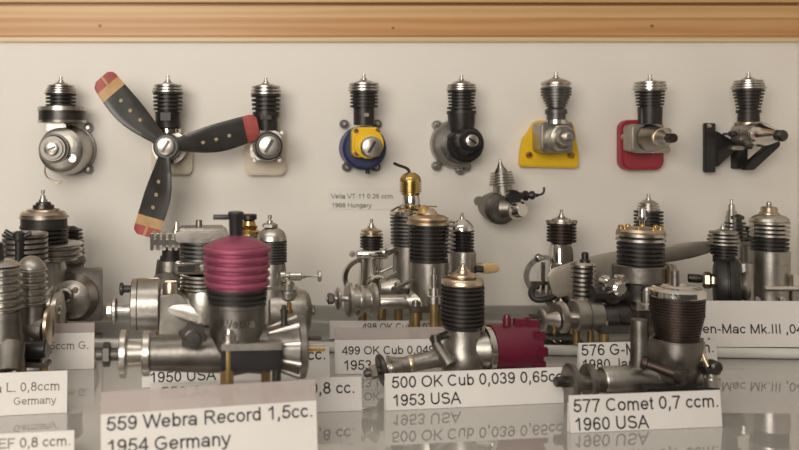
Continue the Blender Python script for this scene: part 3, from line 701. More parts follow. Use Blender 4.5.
# --- engine with crimson tank (card 500)
e = E('model_engine', 'black-finned model engine with crimson toothed tank and tan head', 'model engine', 462.5, 3.86, group=SHELFG, yaw=6)
e('glow_plug', 'tan', V(463, [(263.5, 1.6), (264.5, 2.6), (267, 2.8), (267, 4.6), (269.5, 5), (270, 7), (274, 7.5)]))
e('cylinder_head', 'tan', V(462.5, [(272.5, 8), (274, 14), (275.5, 14.5), (276, 12), (277, 12), (278, 19), (280, 20.5), (283, 21), (285, 20), (286, 18)]))
e('cylinder', 'black', V(462.5, fins(286, 324, 9, 21.2, 18.6, .5) + [(324, 20), (328, 19)]))
e('crankcase', 'alu', V(462.5, [(327, 17.5), (340, 17.5), (352, 21), (366, 22), (378, 18), (382, 10)]), X(350, [(446, 10), (455, 16), (484, 20), (486, 21)]), bevel=.4)
e('tank_flange', 'chrome', X(350, [(484, 22), (485, 23), (490, 23), (491, 22), (492, 20)]))
tk = e('fuel_tank', 'red', X(348, [(491, 22.5), (494, 23), (528, 24.5), (536, 24.5), (537, 23)]), label='crimson plastic tank with teeth along its rim')
for i in range(10):
    a = R(i * 36 + 20); yy, dd = 348 - 24.5 * math.cos(a), 24.5 * math.sin(a)
    e('tooth', 'red', box(527, 539, yy - 4.5, yy + 4.5, dd - 3, dd + 3), parent=tk, bevel=1)
e('stud', 'red', V(507, [(315, 3), (317, 3.6), (330, 3.6)], -4, 12), V(507, [(319, 4.4), (323, 4.4)], -4, 12), parent=tk)
e('stud', 'red', box(515, 527, 319, 328, -8, 2), parent=tk, bevel=1)
sh = lambda prof, n=30: L((462, 353, 0), (362, 371, 0), prof, n)
e('shaft_housing', 'alu', sh([(.12, 12), (.2, 10), (.3, 8.5), (.6, 8), (.64, 9)]))
e('brass_ring', 'tan', sh([(.50, 8.4), (.51, 8.8), (.54, 8.8), (.55, 8.4)]))
e('drive_washer', 'steel', sh([(.64, 9), (.70, 11), (.735, 13), (.735, 6), (.80, 6)]))
e('prop_washer', 'dark', sh([(.79, 14), (.80, 15.5), (.835, 15.5), (.845, 14)]))
e('crankshaft', 'dark', sh([(.84, 4), (.98, 4), (1, 3)])); e('prop_nut', 'steel', sh([(.87, 6), (.88, 7), (.93, 7), (.94, 6)], 6))
nv = e('needle_valve', 'dark', rod(e.at(433, 334, -14), e.at(434, 346, -16), 4.6), rod(e.at(430, 339, -10), e.at(446, 334, -2), 3.6), label='dark spray bar slanting down to a knurled knob')
e('needle_knob', 'alud', L(e.at(433, 343, -16), e.at(447, 366, -32), [(0, 4.6), (.2, 5.6), (.72, 5.6), (.72, 7), (.95, 7), (1, 5)], 20), L(e.at(446.5, 365.5, -31), e.at(447.3, 366.3, -33.4), [(0, 2.4), (1, 2.4)], 14), parent=nv)
e.mount(446, 482, 372, 20, 'alud', 5, r=3.6)

# --- grey engine with chrome cap (card 577)
e = E('model_engine', 'grey model engine with flat chrome cap and brown barrel, front right', 'model engine', 677, 3.58, group=SHELFG, yaw=3)
e('glow_plug', 'alud', V(675, [(270, 2.6), (271.5, 3.8), (285, 4.2)], 0, 16))
e('cylinder_head', 'chrome', V(677, [(284, 8), (285, 13), (286.5, 15), (287, 22), (288.5, 25), (290, 26.3), (295, 26.3), (296.5, 25)]))
e('cylinder', 'brown', V(677, fins(296.5, 316, 7, (25.4, 24.8), (24.6, 24), .55) + fins(316, 339, 8, (24.4, 19.6), (23.6, 18.8), .55)))
cc = e('crankcase', 'alud', V(677, [(338, 23), (339, 24.5), (362, 24), (372, 21), (380, 20)]), X(376, [(650, 15), (662, 17), (700, 20)]), box(640, 660, 338, 368, -7, 7), bevel=.8)
e('venturi', 'alud', V(638.5, [(318.5, 5.4), (319, 8.2), (345, 8.4), (380, 9.5), (382, 8)], 0, 22)); 
e('shaft_housing', 'alu', X(379, [(600, 12.5), (602, 13.5), (625, 14), (650, 15.5), (660, 16)]))
e('drive_washer', 'alud', X(380, [(583, 15), (585, 17.5), (589, 17.5), (590, 12), (600, 11)]))
e('prop_washer', 'alud', X(380, [(565, 15), (567, 18), (571, 18), (572, 14), (574, 8), (583, 8)]))
e('crankshaft', 'dark', X(380, [(552, 4), (553, 5), (583, 5.4)], 0, 16)); e('prop_nut', 'dark', X(380, [(557, 4), (558, 5.4), (564, 5.4), (565, 5)], 0, 6))
nv = e('needle_valve', 'brown', L(e.at(639, 361, -14), e.at(680, 376, -34), [(0, 6), (.06, 7), (.14, 7), (.16, 4.6), (1, 5)], 18), label='slanting brown needle valve with knurled end')
e('needle_knob', 'dark', L(e.at(675, 374.5, -31), e.at(683, 377.5, -38), [(0, 6), (.1, 8), (.9, 8.4), (1, 6)], 20), parent=nv)
fx0, fx1 = e.back(642, 0, -24)[0], e.back(716, 0, -24)[0]; bx0, bx1 = e.back(642, 0, 24)[0], e.back(716, 0, 24)[0]
lg = e('mounting_lug', 'blackp', box(fx0, fx1, 379, 390, -30, -17), bevel=1, label='black mounting beam')
e('mounting_lug', 'blackp', box(bx0, bx1, 380, 393, 17, 30), bevel=1, label='black mounting beam')
for x in (650, 709):
    for dd in (-23, 23): e('post', 'post', V(e.back(x, 0, dd)[0], [(389, 4.5), (e.gy - .2, 4.5)], dd, 14))
lv = e('throttle_link', 'tan', rod(e.at(700, 350, -16), e.at(708, 368, -22), 2.6), rod(e.at(703, 346, -14), e.at(700, 362, -20), 2.4))
e('link_clamp', 'dark', D(*e.back(714, 367, -24), [(-30, 4), (-28, 6), (-18, 6)], 16), X(e.back(708, 371, -24)[1], [(e.back(703, 0, -24)[0], 4), (e.back(718, 0, -24)[0], 4)], -24, 14), parent=lv)
e('mounting_screw', 'steel', V(e.back(711, 0, -23)[0], [(366, 4), (367, 6), (372, 6), (372, 8), (379, 8)], -23, 14), parent=lg)

# --- card 499
e = E('model_engine', 'tall black-finned model engine with gold-rimmed head, behind the card reading 499', 'model engine', 430, 4.37, group=SHELFG, yaw=5)
e('glow_plug', 'brass', V(424, [(205, 1), (206, 3), (209, 5), (213, 8)]), X(206.5, [(420, .8), (437, .8)], 0, 10))
e('cylinder_head', 'tan', V(428, [(208.5, 5), (211, 8), (214, 10), (215.5, 16), (217, 19.5), (218.5, 20), (220, 18), (221.5, 21), (224, 21), (224, 18)]))
e('cylinder', 'black', V(428.5, fins(224, 258, 9, (20, 19), (16.5, 16.5), .42) + [(258, 19), (262, 19)]))
e('fin_rack', 'steel', *[box(443, 453.5, 221 + i * 4.3, 222.6 + i * 4.3, -8, 8) for i in range(8)])
e('crankcase', 'alu', V(429, [(261, 19.5), (264, 19.5), (292, 18.5), (302, 16), (310, 12)]), X(300, [(404, 7), (414, 12), (446, 14)]), bevel=.4)
e('side_window', 'black', V(404, [(286, 1.8), (290, 2.4), (292, 1.6)], -10, 12))
e('shaft_housing', 'steel', X(301, [(377, 6), (379, 7), (404, 7.5), (416, 9)]))
e('drive_washer', 'steel', X(299, [(368, 14), (371, 17), (374, 17), (376, 13), (378, 8)]))
e('spring_washer', 'steel', lathe((356, 299, 0), (1, .12, .1), [(0, 15), (1, 16), (3, 16), (4, 14)]), X(299, [(350, 12), (369, 12)]))
e('prop_washer', 'steel', X(298.5, [(345, 14), (347, 17), (350, 17), (351, 10)]))
e('front_washer', 'steel', X(297, [(335, 9), (336, 11), (338, 11), (339, 9)])); e('crankshaft', 'steel', X(297, [(325, 2.5), (346, 3.4)], 0, 14)); e('prop_nut', 'alud', X(297, [(326, 4), (327, 5.6), (331, 5.6), (333, 4)], 0, 6))
nx, ny = e.back(432, 300, -22); qy = lambda y: e.back(0, y, -22)[1]
e('centre_post', 'post', V(nx, [(qy(303), 4.2), (e.gy - .2, 4.2)], -22, 16))
e('needle_valve', 'steel', V(nx, [(qy(y_), r_) for y_, r_ in ((268, 1.8), (275, 1.8), (275, 3.2), (280, 3.2), (280, 2.2), (288, 2.2), (288, 4.6), (295, 5), (296, 7), (303, 7.4))], -22, 16))
e('support_blade', 'steel', prism([(383, 276), (394, 270), (395, 272), (384, 279)], -8, -5), prism([(393, 285), (411, 277), (412, 279), (395, 288)], -8, -5))
e.mount(408, 444, 302, 13, 'alud', 6, r=4.2)

# --- brass-domed engine behind it
e = E('model_engine', 'tall model engine topped by a brass ribbed dome with bent lever', 'model engine', 408, 4.8, PANE, SHELFG)
cs = e('compression_screw', 'gold', V(410.5, [(172.5, 4), (175, 8), (178, 10), (181, 10.6)] + fins(181, 193, 5, 10.8, 10, .6) + [(193, 10), (195, 8.5)]), label='shiny brass ribbed dome')
e('lever', 'brown', tube([(409.5, 174, 0), (408.5, 170, 0), (405, 167.5, 0), (399, 165.5, 0), (393.5, 163, 0)], 1.5), parent=cs)
e('neck', 'chrome', V(411, [(195, 7.8), (198, 8.6), (204, 8.6), (205, 10), (208, 15)]))
e('cylinder_head', 'chrome', V(408, [(206, 10), (209, 15), (211, 18), (214, 18)]))
e('cylinder', 'gun', V(408, fins(214, 246, 9, (18, 17), 12, .42)))
e.core(408, 215, 246, 13.5)
e('crankcase', 'alu', V(408, [(246, 15), (285, 15)]), X(288, [(380, 8), (392, 14), (430, 14)]))
e('exhaust_stack', 'chrome', prism([(383, 250), (396, 246), (396, 250), (384, 256)], -10, 4))
e.mount(392, 424, 284, 17, 'alud', 5)

# --- chrome engine with the barrel, left of those
e = E('model_engine', 'small chrome model engine with cross bar under black fins, left of the brass dome', 'model engine', 371.5, 5.15, PANE, SHELFG)
e('glow_plug', 'steel', V(371.5, plug(219, 229, 2.6)))
e('cylinder_head', 'tan', V(371.5, [(227, 3.5), (230, 8)] + fins(230, 237, 2, (10, 12), 8, .5)))
e('cylinder', 'black', V(371.5, [(236, 10)] + fins(237, 249, 4, 11.5, 9.8, .45)))
e('cross_bar', 'chrome', X(253, [(355.5, 4), (356.5, 4.6), (384, 4.6), (385.5, 4)], -10, 20))
e('crankcase', 'chrome', V(371.5, [(249, 11), (258, 11), (275, 12.5), (290, 14)]), D(375, 282, [(-20, 8), (-18, 10), (4, 12)]), bevel=.3)
e('back_ring', 'chrome', lathe((362, 278, 4), (-.25, 0, 1), [(-2, 15.5), (-2, 20), (2, 20), (2, 15.5), (-2, 15.5)], 36, False))
e('spray_bar', 'steel', rod((378, 270, -14), (394, 263, -14), 1.4), rod((381, 281, -16), (393, 275, -16), 2))
e('screw', 'steel', D(352.5, 254, [(-6, 2), (0, 3.4)], 14))
e.mount(356, 388, 288, 16, 'alud', 5)

# --- small engine with wooden blade
e = E('model_engine', 'small chrome-domed black engine with a tan wooden propeller stub', 'model engine', 462, 4.8, PANE, SHELFG)
e('glow_plug', 'steel', V(462, plug(213, 222, 2.6)))
e('cylinder_head', 'chrome', V(462, [(219, 4), (222, 8), (226, 11), (230, 11.5)]))
e('cylinder', 'black', V(462, fins(230, 252, 7, 11.8, 9.8, .45)))
e('crankcase', 'alu', V(463, [(251, 12), (254, 13), (285, 13), (296, 12)]), X(267, [(470, 5), (482, 4)]))
e('propeller', 'wood', blade_geom((470, 269), 4, 4, 28, 11, 20, 8, 5, -4, 0, 14), label='tan wooden propeller blade')
e('prop_nut', 'dark', X(268, [(474, 3.5), (481, 3.5)], -6, 6))
e.mount(450, 477, 290, 15, 'alud', 5)

# --- engine behind the pink head: silver with large tank (card 1950 USA)
e = E('model_engine', 'silver square-finned model engine with big round tank left of the pink head', 'model engine', 196, 4.2, group=SHELFG, yaw=4)
e('glow_plug', 'alud', V(199, [(220, 2.8), (221, 3.2), (229, 3.2)], 0, 14)); e('head_screw', 'steel', V(177, [(221, 2), (224, 2.6), (229, 3.6)], -6, 14))
e('cylinder_head', 'alu', prism(rrect(176, 228, 229, 240, 4), -22, 22), prism(rrect(180, 224, 226.5, 231, 2), -16, 16), bevel=1.5)
e('cylinder', 'gun', V(202, fins(240, 265, 6, 22.5, 18, .5)))
pb = e('exhaust_frame', 'chrome', prism(rrect(175, 212, 258, 270, 4), -29, -18), bevel=1); e('port', 'black', prism(rrect(178.5, 195, 260.5, 267.5, 2), -29.8, -26), parent=pb)
e('port_screw', 'steel', D(202, 264, [(-31, 2), (-29, 3.8)], 14), parent=pb)
e('lower_fins', 'alu', V(202, fins(274, 290, 4, 22, 18, .5)))
e.core(202, 274, 290, 18.6)
e('crankcase', 'alu', V(204, [(289, 20), (300, 23), (320, 22)]), prism([(160, 292), (178, 290), (196, 304), (196, 330), (160, 330)], -18, 18), L((160, 303, 0), (200, 312, 0), [(0, 17), (1, 22)]), bevel=1)
e('brass_boss', 'tan', V(171, [(279, 6), (281, 7), (290, 7.5)], -12, 16))
e('fuel_tank', 'alu', X(304, [(132, 24), (133, 26), (138, 26), (138.5, 25), (139, 26.5), (159, 26.5), (160, 25), (161, 12)]), label='large turned aluminium tank')
e('crankshaft', 'steel', X(309, [(109, 3), (110, 5), (132, 6)], 0, 18)); e('prop_washer', 'steel', X(309, [(113, 11), (114, 13), (116.5, 13), (118, 10)])); e('prop_nut', 'steel', X(309, [(107, 5), (108, 7), (112, 7), (113, 6)], 0, 6))
tv = e('tank_valve', 'blackp', X(287, [(121, 5.5), (122, 6.5), (124, 6.5), (125, 3.8), (136, 3.4)], -6, 18), label='black knob on the tank')
e.mount(182, 226, 322, 22, 'alud', 6)

# --- finned exhaust engine peeking behind
e = E('model_engine', 'model engine with ribbed silver sideways head below the propeller\'s lower tip', 'model engine', 170, 4.8, PANE, SHELFG)
e('cylinder_head', 'chrome', *[box(151.5 + i * 6, 155 + i * 6, 232, 249, -12, 12) for i in range(6)], box(151.5, 185, 238, 244, -10, 10), bevel=.4)
e('cylinder', 'black', V(171, [(248, 9), (256, 9), (256, 11), (262, 11)]))
e('glow_plug', 'steel', V(176, plug(221, 233, 2.8)))
e('crankcase', 'alud', V(170, [(260, 13), (275, 15), (300, 16)]), D(168, 284, [(-22, 9), (-16, 14), (2, 16)]))
e.mount(154, 186, 296, 17, 'alud', 5)

# --- chrome-capped engine right of the pink head, with tank and needle
e = E('model_engine', 'model engine with bright chrome cap and long needle valve, right of the pink head', 'model engine', 272, 4.33, group=SHELFG)
e('glow_plug', 'steel', V(270, plug(215, 228, 3)), V(270, [(223, 6), (224, 8), (227, 8)], 0, 6))
e('cylinder_head', 'steel', V(272, [(227, 5), (229, 9), (232, 12.5), (236, 14.5), (240, 15)]))
e('cylinder', 'gun', V(272, [(240, 14.5), (241, 13.5)] + fins(241, 263, 8, 15, 13, .5)))
e('crankcase', 'alu', V(272, [(263, 13.5), (268, 14), (285, 15), (320, 16)]), box(272, 296, 287, 296, -8, 8), bevel=.6)
nv = e('needle_valve', 'chrome', X(274, [(280, 6), (284, 6), (285, 3), (288, 3), (289, 4.4), (300, 4.4), (301, 2.4), (304, 2), (306, 1), (317, 1)], -14, 18))
e('thumb_wheel', 'steel', X(273.5, [(316.5, 4.6), (317, 5.6), (319.5, 5.6), (320, 4.6)], -14, 20), parent=nv)
e('carburettor', 'steel', V(288, [(279, 4), (281, 6), (289, 6), (290, 8), (296, 8)], -12, 18), box(262, 297, 284, 287, -16, -8))
ft = e('fuel_tank', 'alu', X(312, [(268, 20), (270, 23), (298, 23.5), (305, 22), (309, 18), (311, 12), (312, 4)]), label='silver round-ended tank')
e('tank_nut', 'alud', X(310, [(310, 4), (311, 5), (314, 5), (315, 3)], 0, 6), parent=ft)
e('tank_inlet', 'brass', V(288, [(298, 2.4), (304, 2.4), (304, 3.4), (308, 3.4)], -23, 12), parent=ft)
e.mount(256, 300, 332, 18, 'alud', 5)

# --- brass-topped engine hidden behind the pink head
e = E('model_engine', 'engine with dark knurled cap over brass ring, mostly hidden behind the pink head', 'model engine', 249, 4.85, PANE, SHELFG)
e('head_cap', 'dark', V(249, [(214, 6.5), (215, 8), (219, 8), (220, 6)], 0, 14))
e('cylinder_head', 'brass', V(249, [(219.5, 4), (221, 6), (225, 7), (226, 9), (229, 8), (231, 11), (234, 11)]))
e('cylinder', 'steel', V(249, fins(234, 262, 7, 13, 10, .5)))
e('crankcase', 'alud', V(249, [(262, 12), (300, 13)]))
e.mount(238, 260, 296, 13, 'alud', 5)

# --- engine with ring and hose (back, right of centre)
e = E('model_engine', 'chrome model engine with brown fins, round ring and black hose, back row right of centre', 'model engine', 561.5, 5.22, PANE, SHELFG)
e('glow_plug', 'steel', V(561.5, plug(209.5, 219, 2.4)))
e('cylinder_head', 'steel', V(561.5, [(217, 4), (219, 9), (221, 9.5), (221, 13), (223, 13)]), box(547, 576, 220, 223, -3, 3))
e('cylinder', 'brown', V(561.5, fins(223.5, 243, 6, 14, 11.5, .5)))
e('crankcase', 'chrome', V(561.5, [(243, 10), (248, 12), (270, 13), (280, 15), (298, 15)]), X(286, [(560, 12), (580, 10)]), bevel=.4)
e('muffler_block', 'steel', box(548, 575, 262, 268, -16, -8), box(556, 566, 244, 262, -14, -9), bevel=.8)
e('back_ring', 'alu', lathe((547, 277, 2), (.15, 0, 1), [(-2, 17), (-2, 21.5), (2, 21.5), (2, 17), (-2, 17)], 40, False))
e('ring_arm', 'chrome', box(530, 556, 281, 285, -2, 3), box(541, 545, 262, 294, -1, 2), bevel=.5)
e('ring_screw', 'steel', L((535, 255, -4), (539, 259, -4), [(0, 3), (.5, 4), (1, 4)], 14))
ho = e('fuel_hose', 'rubber', tube([(563, 270, -20), (556, 282, -22), (547, 292, -20), (538, 297, -14), (531, 297, -10), (529, 292, -6), (533, 287, -2), (538, 287, 2)], 3), label='black rubber hose loop')
e('front_boss', 'steel', L((558, 285, -10), (566, 296, -26), [(0, 8), (.5, 9), (.5, 6), (1, 6)], 20))
e.mount(548, 578, 298, 16, 'alud', 5)
e = E('model_engine', 'small silver finned barrel engine beside the black hose', 'model engine', 583, 4.55, PANE, SHELFG)
e('glow_plug', 'dark', V(585, [(252, 2), (253, 3.4), (259, 3.4), (260, 5), (264, 5)], 0, 12))
e('cylinder', 'steel', V(583, [(262, 8), (264, 10)] + fins(264, 300, 8, 12, 9, .5)))
e.core(583, 264, 300, 9.2)
e('crankcase', 'alud', V(583, [(299, 10), (306, 12), (326, 12)]), X(312, [(573, 8), (594, 9)]))
e.mount(571, 596, 320, 12, 'alud', 4, r=3.4)

# --- grey propeller engine (far back)
e = E('model_engine', 'black-finned engine at the back carrying a wide grey two-bladed propeller', 'model engine', 648, 5.15, PANE, SHELFG)
e('glow_plug', 'steel', V(648.5, plug(194, 203, 2.6)))
e('cylinder_head', 'steel', V(648.5, [(200, 4), (203, 8)] + fins(203, 211, 3, (9, 11), 8, .5)))
e('cylinder', 'black', V(648.5, fins(211, 232, 6, 13.5, 11, .5) + [(232, 12), (262, 12)]))
hx0, hy0 = e.back(650, 256, -44)
e('pressure_line', 'chrome', V(638.5, [(207, 2), (209, 3.5), (216, 4), (216, 5), (219, 5), (219, 3), (232, 3)], -8, 14))
e('crankcase', 'alud', V(648, [(260, 14), (292, 15)]), L((650, 266, -2), (hx0, hy0, -44), [(0, 12), (1, 7)]), D(650, 268, [(-26, 9), (-10, 13), (4, 14)]))
hx, hy = e.back(650, 256, -48); kp = 1 - 48 * e.S / e.d
pr = e('propeller', 'greyp', D(hx, hy, [(-54, 9), (-53, 11), (-42, 11), (-41, 9)]), label='grey two-bladed propeller')
e('blade', 'greyp', blade_geom((hx, hy), 8, 5, 72 * kp, 24 * kp, 24, 50, 8, -48, 0, 20, .6, .8), parent=pr)
e('blade', 'greyp', blade_geom((hx, hy), 196, 5, 104 * kp, 34 * kp, -14, -6, 8, -48, 0, 20, .9, .6), parent=pr)
e('prop_nut', 'steel', D(hx, hy, [(-60, 4), (-59, 6), (-54, 6)], 6))
e.mount(633, 664, 290, 16, 'alud', 5)

# --- card 576 engine
e = E('model_engine', 'model engine with brass bolt ring on top and grey clamp band, behind the chrome cap', 'model engine', 640.5, 4.315, group=SHELFG, yaw=4)
hd = e('cylinder_head', 'tan', V(640.5, [(227.5, 14), (228.5, 21), (231, 22.5), (233, 22)]), label='brass head ring')
for i in range(8):
    a = R(i * 45 + 10); e('head_bolt', 'brass', V(640.5 + 18 * math.cos(a), [(225.5, 1.6), (226.5, 2.6), (229, 2.6)], 18 * math.sin(a), 12), parent=hd)
e('upper_fins', 'steel', V(640.5, fins(233, 243, 2, 22.8, 19, .5)))
e.core(640.5, 233, 243, 19.5)
e('cylinder', 'black', V(640.5, fins(243, 265, 5, 22, 18.5, .5)))
cb = e('clamp_band', 'alud', V(640.5, [(264, 25), (265, 26.5), (280, 26.5), (281.5, 25)]), box(660, 671, 264, 281, -10, 10), label='grey aluminium clamp band')
e('clamp_lug', 'tan', box(652.5, 656.5, 262, 283, -30, -24), box(658, 661, 262, 283, -28, -22), parent=cb, bevel=.6)
e('crankcase', 'dark', V(640.5, [(281, 20), (300, 19), (312, 18), (326, 14)]), X(314, [(606, 9), (618, 13), (660, 15)]), bevel=.4)
e('front_pillar', 'steel', V(636, [(283, 4), (286, 6), (298, 6), (300, 8), (304, 8)], -20, 16), box(624, 656, 298, 306, -22, -12))
ca = e('carburettor', 'chrome', D(612, 286, [(-16, 5), (-14, 7.5), (-2, 8)], 20), D(602, 280, [(-14, 4), (-12, 5.5), (-2, 6)], 20), D(618, 277, [(-13, 4), (-11, 5), (0, 5)], 20), label='chrome carburettor cluster')
e('carburettor_body', 'dark', D(608, 292, [(-8, 10), (-6, 12), (6, 12)], 20), X(293, [(590, 7), (624, 8)], -2), parent=ca)
e('shaft_housing', 'gun', X(315, [(598, 9), (600, 11), (622, 11), (640, 12)]))
e('bearing_drum', 'alu', X(314, [(571, 14), (572, 15.5), (583, 15.5), (583.5, 14.5), (584, 15.5), (597, 15.5), (598, 14)]))
e('drive_washer', 'steel', X(316, [(556, 13), (558, 15.5), (561, 15.5), (562, 12), (565, 6), (571, 6)]))
e('spinner_cone', 'steel', X(318, [(540, 6), (545, 5), (555, 8)], 0, 24)); e('prop_washer', 'steel', X(318, [(536.5, 9), (537.5, 11), (540, 11), (541, 9)]))
e('crankshaft', 'dark', X(318, [(523, 2.4), (524, 3), (540, 3)], 0, 14)); e('prop_nut', 'dark', X(318, [(526, 4), (527, 5.5), (533, 5.5), (535, 4)], 0, 6))
e.mount(596, 660, 322, 9, 'gun', 8, w=6)

# --- far right: card Mk.III engine and its neighbours
e = E('model_engine', 'silver model engine with ball-topped hexagon nut, rightmost on the shelf', 'model engine', 769.5, 4.86, PANE, SHELFG)
e('glow_plug', 'steel', V(769, [(201.5, .6), (202.5, 2.2), (204, 2.6), (206, 2), (207, 2.6), (208, 4)], 0, 16))
e('head_nut', 'tan', V(769, [(206.5, 5), (207.5, 7.5), (212, 7.5), (213, 9), (216, 9.5)], 0, 16))
e('cylinder_head', 'steel', V(769.5, [(214, 9), (216, 14), (218, 16.5), (221, 17.5), (221, 16.5)] + fins(221.5, 238, 4, 17.6, 14, .5)))
e.core(769.5, 221.5, 238, 13.2)
e('cylinder', 'black', V(769.5, fins(238, 250, 3, 16.8, 14, .5)))
e('crankcase', 'alu', V(770, [(249.5, 16), (250.5, 17.5), (276, 17), (300, 17), (306, 12)]), box(783, 791, 275, 302, -14, 10), bevel=.6)
bent_text(e, 'WEN-MAC', 757, 24, 266, 4.6, 770, 17.5, 'steel')
e('needle_valve', 'chrome', X(285, [(752, 2.4), (762, 2.6), (788, 3)], -19, 14), box(780, 788, 272, 284, -20, -14))
e('crankshaft', 'dark', X(292, [(788, 3), (802, 3)], 0, 14)); e('drive_washer', 'alud', X(292, [(794, 7), (797, 7)]))
e.mount(750, 788, 298, 19, 'alud', 5)
e = E('model_engine', 'engine with thick black rubber flywheel and spiked black fins, right side', 'model engine', 724, 4.70, PANE, SHELFG, yaw=-26)
e('glow_plug', 'steel', V(723, [(224, .8), (226, 2), (229, 2.4), (232, 5)], 0, 16))
e('cylinder_head', 'alu', V(723.5, [(229, 4), (231, 8)] + fins(231.5, 246, 4, (12.5, 16), 9.5, .5)))
e.core(723.5, 232, 246, 9)
e('cylinder', 'black', V(724, fins(246, 256, 3, 12, 9.5, .5) + [(256, 10), (262, 10)]))
e('flywheel', 'rubber', X(284, [(715, 20), (716.5, 25), (720, 27), (725, 27.4), (725.5, 25), (727, 25), (727.5, 27.4), (732, 27), (736, 25), (737, 20)], -2, 40), label='thick black rubber flywheel')
e('crankcase', 'alu', X(284, [(737, 14), (742, 16), (746, 12)]), V(741, [(262, 8), (310, 9)], 2))
e('drive_nut', 'tan', X(281, [(705, 6), (707, 8.5), (711, 8.5), (713, 7), (716, 7)], -2, 6)); e('crankshaft', 'dark', X(280, [(692, 3.5), (693, 4.4), (703, 4.4), (706, 3)], -2, 16))
e.mount(731, 745, 306, 9, 'alud', 5, r=3, w=5)
e = E('model_engine', 'tall slim spindle-topped engine behind the black flywheel', 'model engine', 734, 5.26, PANE, SHELFG)
e('compression_screw', 'steel', V(731.5, [(199, .8), (200, 1.3), (204, 1.3), (204.5, 2.8), (207, 3), (211, 3), (211, 4.6), (216, 4.6), (216, 5.4), (232, 5.6)], 0, 18))
e('cylinder_head', 'dark', V(735, [(214, 4), (216, 8), (219, 8), (219, 6), (222, 6)] + fins(222, 240, 5, (9, 13), 8, .5)))
e('cylinder', 'alud', V(737, [(240, 12), (250, 13), (275, 13)]))
e('needle_valve', 'dark', V(747, [(226, 2), (228, 3.4), (232, 3.4), (232, 2.2), (238, 2.2), (238, 4), (243, 4), (243, 2.4), (268, 2.4)], -4, 14))
e('crankcase', 'alud', V(737, [(274, 14), (298, 14)])); 
e('side_tank', 'alu', V(742, [(243, 5), (245, 8), (262, 8), (264, 6)], -12, 20))
e.mount(724, 750, 296, 14, 'alud', 5)

# --- the group at the left
e = E('model_engine', 'silver finned engine with black knob, cut by the left edge of the photo', 'model engine', 2, 3.72, group=SHELFG)
e('compression_screw', 'blackp', V(-3, [(242, 4), (243, 6), (256, 7), (262, 8)], 0, 18))
e('cylinder_head', 'steel', V(3, [(259, 8), (262, 14), (265, 18)] + fins(266, 312, 6, (19, 20), 13, .58, True)))
e('crankcase', 'alud', V(3, [(311, 17), (330, 18), (345, 20), (372, 20)]), L((10, 345, -4), (14, 368, -22), [(0, 16), (1, 14)]), bevel=.4)
e('exhaust_stub', 'blackp', X(370, [(-10, 11), (-8, 12.5), (19, 12.5), (20, 11)], -14), label='black stub tube'); e('end_ring', 'tan', X(366, [(19, 14), (20, 16), (23, 16), (24, 14)], -10)); e('post', 'post', V(27, [(372, 3), (e.gy - .2, 3)], -6, 12))
e.mount(-14, 24, 378, 19, 'alud', 5)
e = E('model_engine', 'dome-topped silver finned engine beside the left edge, on the ivory card', 'model engine', 33, 3.98, group=SHELFG)
e('cylinder_head', 'alu', V(31, [(256, 4), (258, 8), (262, 12), (266, 14.5), (268, 15)]))
e('cylinder', 'steel', V(31, fins(268, 306, 6, (16, 17), 11.5, .58, True)))
e('crankcase', 'alud', V(33, [(305, 13), (318, 15), (336, 18), (352, 17)]), L((34, 330, 0), (48, 330, -4), [(0, 18), (1, 15)]), bevel=.4)
e('exhaust_stub', 'blackp', X(346.5, [(21, 10), (22, 11.5), (49, 11.5), (50.5, 10)], -12), label='black stub tube')
e('back_flange', 'tan', X(326, [(46, 18), (47, 20), (50, 20), (51, 18)], 2)); e('flange_screw', 'chrome', V(19, [(328, 3), (332, 5)], -19, 12))
e.mount(16, 50, 356, 18, 'alud', 5)
e = E('model_engine', 'silver finned engine with black butterfly screw in the left group', 'model engine', 24, 4.38, group=SHELFG)
by = lambda y: e.back(0, y, -27)[1]
cs = e('compression_screw', 'blackp', V(e.back(19, 0, -27)[0], [(by(231), 3), (by(233), 6), (by(239), 6), (by(242), 4), (by(262), 4)], -27, 18), rod((e.back(19, 0, -27)[0], by(258), -27), (e.back(19, 0, -27)[0], by(258), -18), 3.6), label='black butterfly screw')
e('wing', 'blackp', rod(e.at(15, 237, -27), e.at(5, 231, -27), 2.4), parent=cs); e('wing', 'blackp', rod(e.at(23, 237, -27), e.at(31, 233, -27), 2.4), parent=cs)
e('cylinder_head', 'alu', V(25, [(232, 15), (233, 21)] + fins(233, 264, 6, 22.5, 18, .58)))
e.core(25, 234, 264, 18.5)
e('crankcase', 'alud', V(25, [(263, 18), (318, 19)]), X(314, [(8, 12), (60, 15)]))
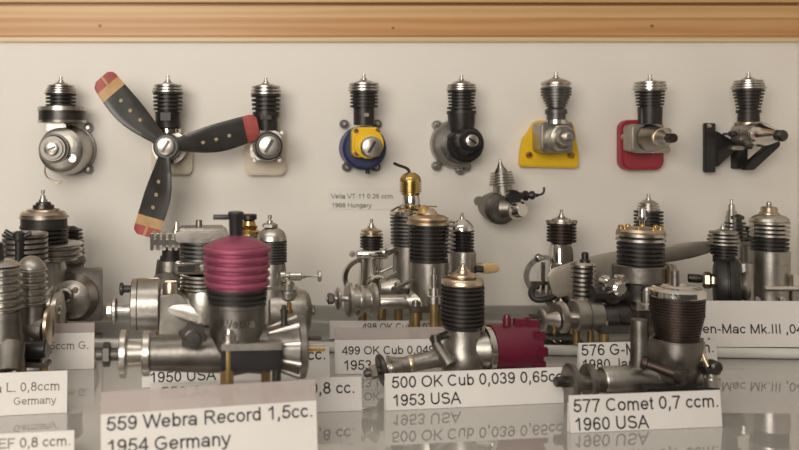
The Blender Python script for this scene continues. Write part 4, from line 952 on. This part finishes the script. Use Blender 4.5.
e('front_flange', 'steel', X(313, [(51, 18), (52, 23), (55, 23), (55.5, 20), (57, 20), (57.5, 23), (61, 23), (62, 19)], -4), X(313, [(62, 12), (64, 12)], -4), label='bright double flange')
e('flange_screw', 'chrome', X(305, [(62, 2.5), (65, 2.5)], -16, 10)); e('flange_screw', 'chrome', X(322, [(62, 2.5), (65, 2.5)], -16, 10))
e.mount(8, 46, 330, 20, 'alud', 5)
e = E('model_engine', 'large model engine with copper-ringed black head and square rear plate, left group', 'model engine', 44, 4.88, PANE, SHELFG)
e('glow_plug', 'steel', V(43, plug(190, 203, 2.8)))
e('head_nut', 'dark', V(43.5, [(201.5, 5), (202.5, 7.5), (205, 8), (205, 10.5), (209, 11)], 0, 18))
e('cylinder_head', 'copper', V(43.5, [(207.5, 8), (209, 16), (211, 17), (211.5, 21), (214, 23), (216, 23)]), label='copper-coloured top plate')
e('bright_ring', 'steel', V(44, [(215.5, 22), (216, 24.5), (218, 24.5), (218.5, 22)]))
e('cylinder', 'black', V(44, [(218, 21.5), (218.5, 23), (226, 23)] + fins(226, 243, 4, 24, 19, .5)))
e('lower_fins', 'steel', V(54, fins(242, 259, 3, (29, 28), 23, .62, True)))
e('crankcase', 'alu', V(48, [(260, 16), (272, 19), (310, 20)]), X(296, [(40, 18), (58, 22)]), D(74, 297, [(-18, 12), (-14, 19), (-2, 24), (4, 24)]), bevel=.5)
e('rear_plate', 'alud', prism(rrect(62, 101, 269, 322, 3), 4, 12), bevel=1, label='square grey plate')
bx = e('bearing', 'chrome', D(70, 291, [(-24, 5), (-22, 7), (-16, 8)], 24)); e('screw', 'tan', D(79, 287, [(-21, 2.4), (-16, 3.4)], 12), parent=bx)
e.mount(30, 70, 308, 20, 'alud', 5)
e = E('model_engine', 'dark-finned engine tucked behind the copper-ringed engine at left', 'model engine', 73, 5.3, PANE, SHELFG)
e('cylinder_head', 'dark', V(72, [(226, 3), (229, 8)] + fins(229, 256, 7, (10, 13), 8, .5)))
e('crankcase', 'alud', V(72, [(256, 12), (260, 14), (262, 14), (264, 12), (300, 13)]))
e.mount(62, 84, 296, 13, 'alud', 4)
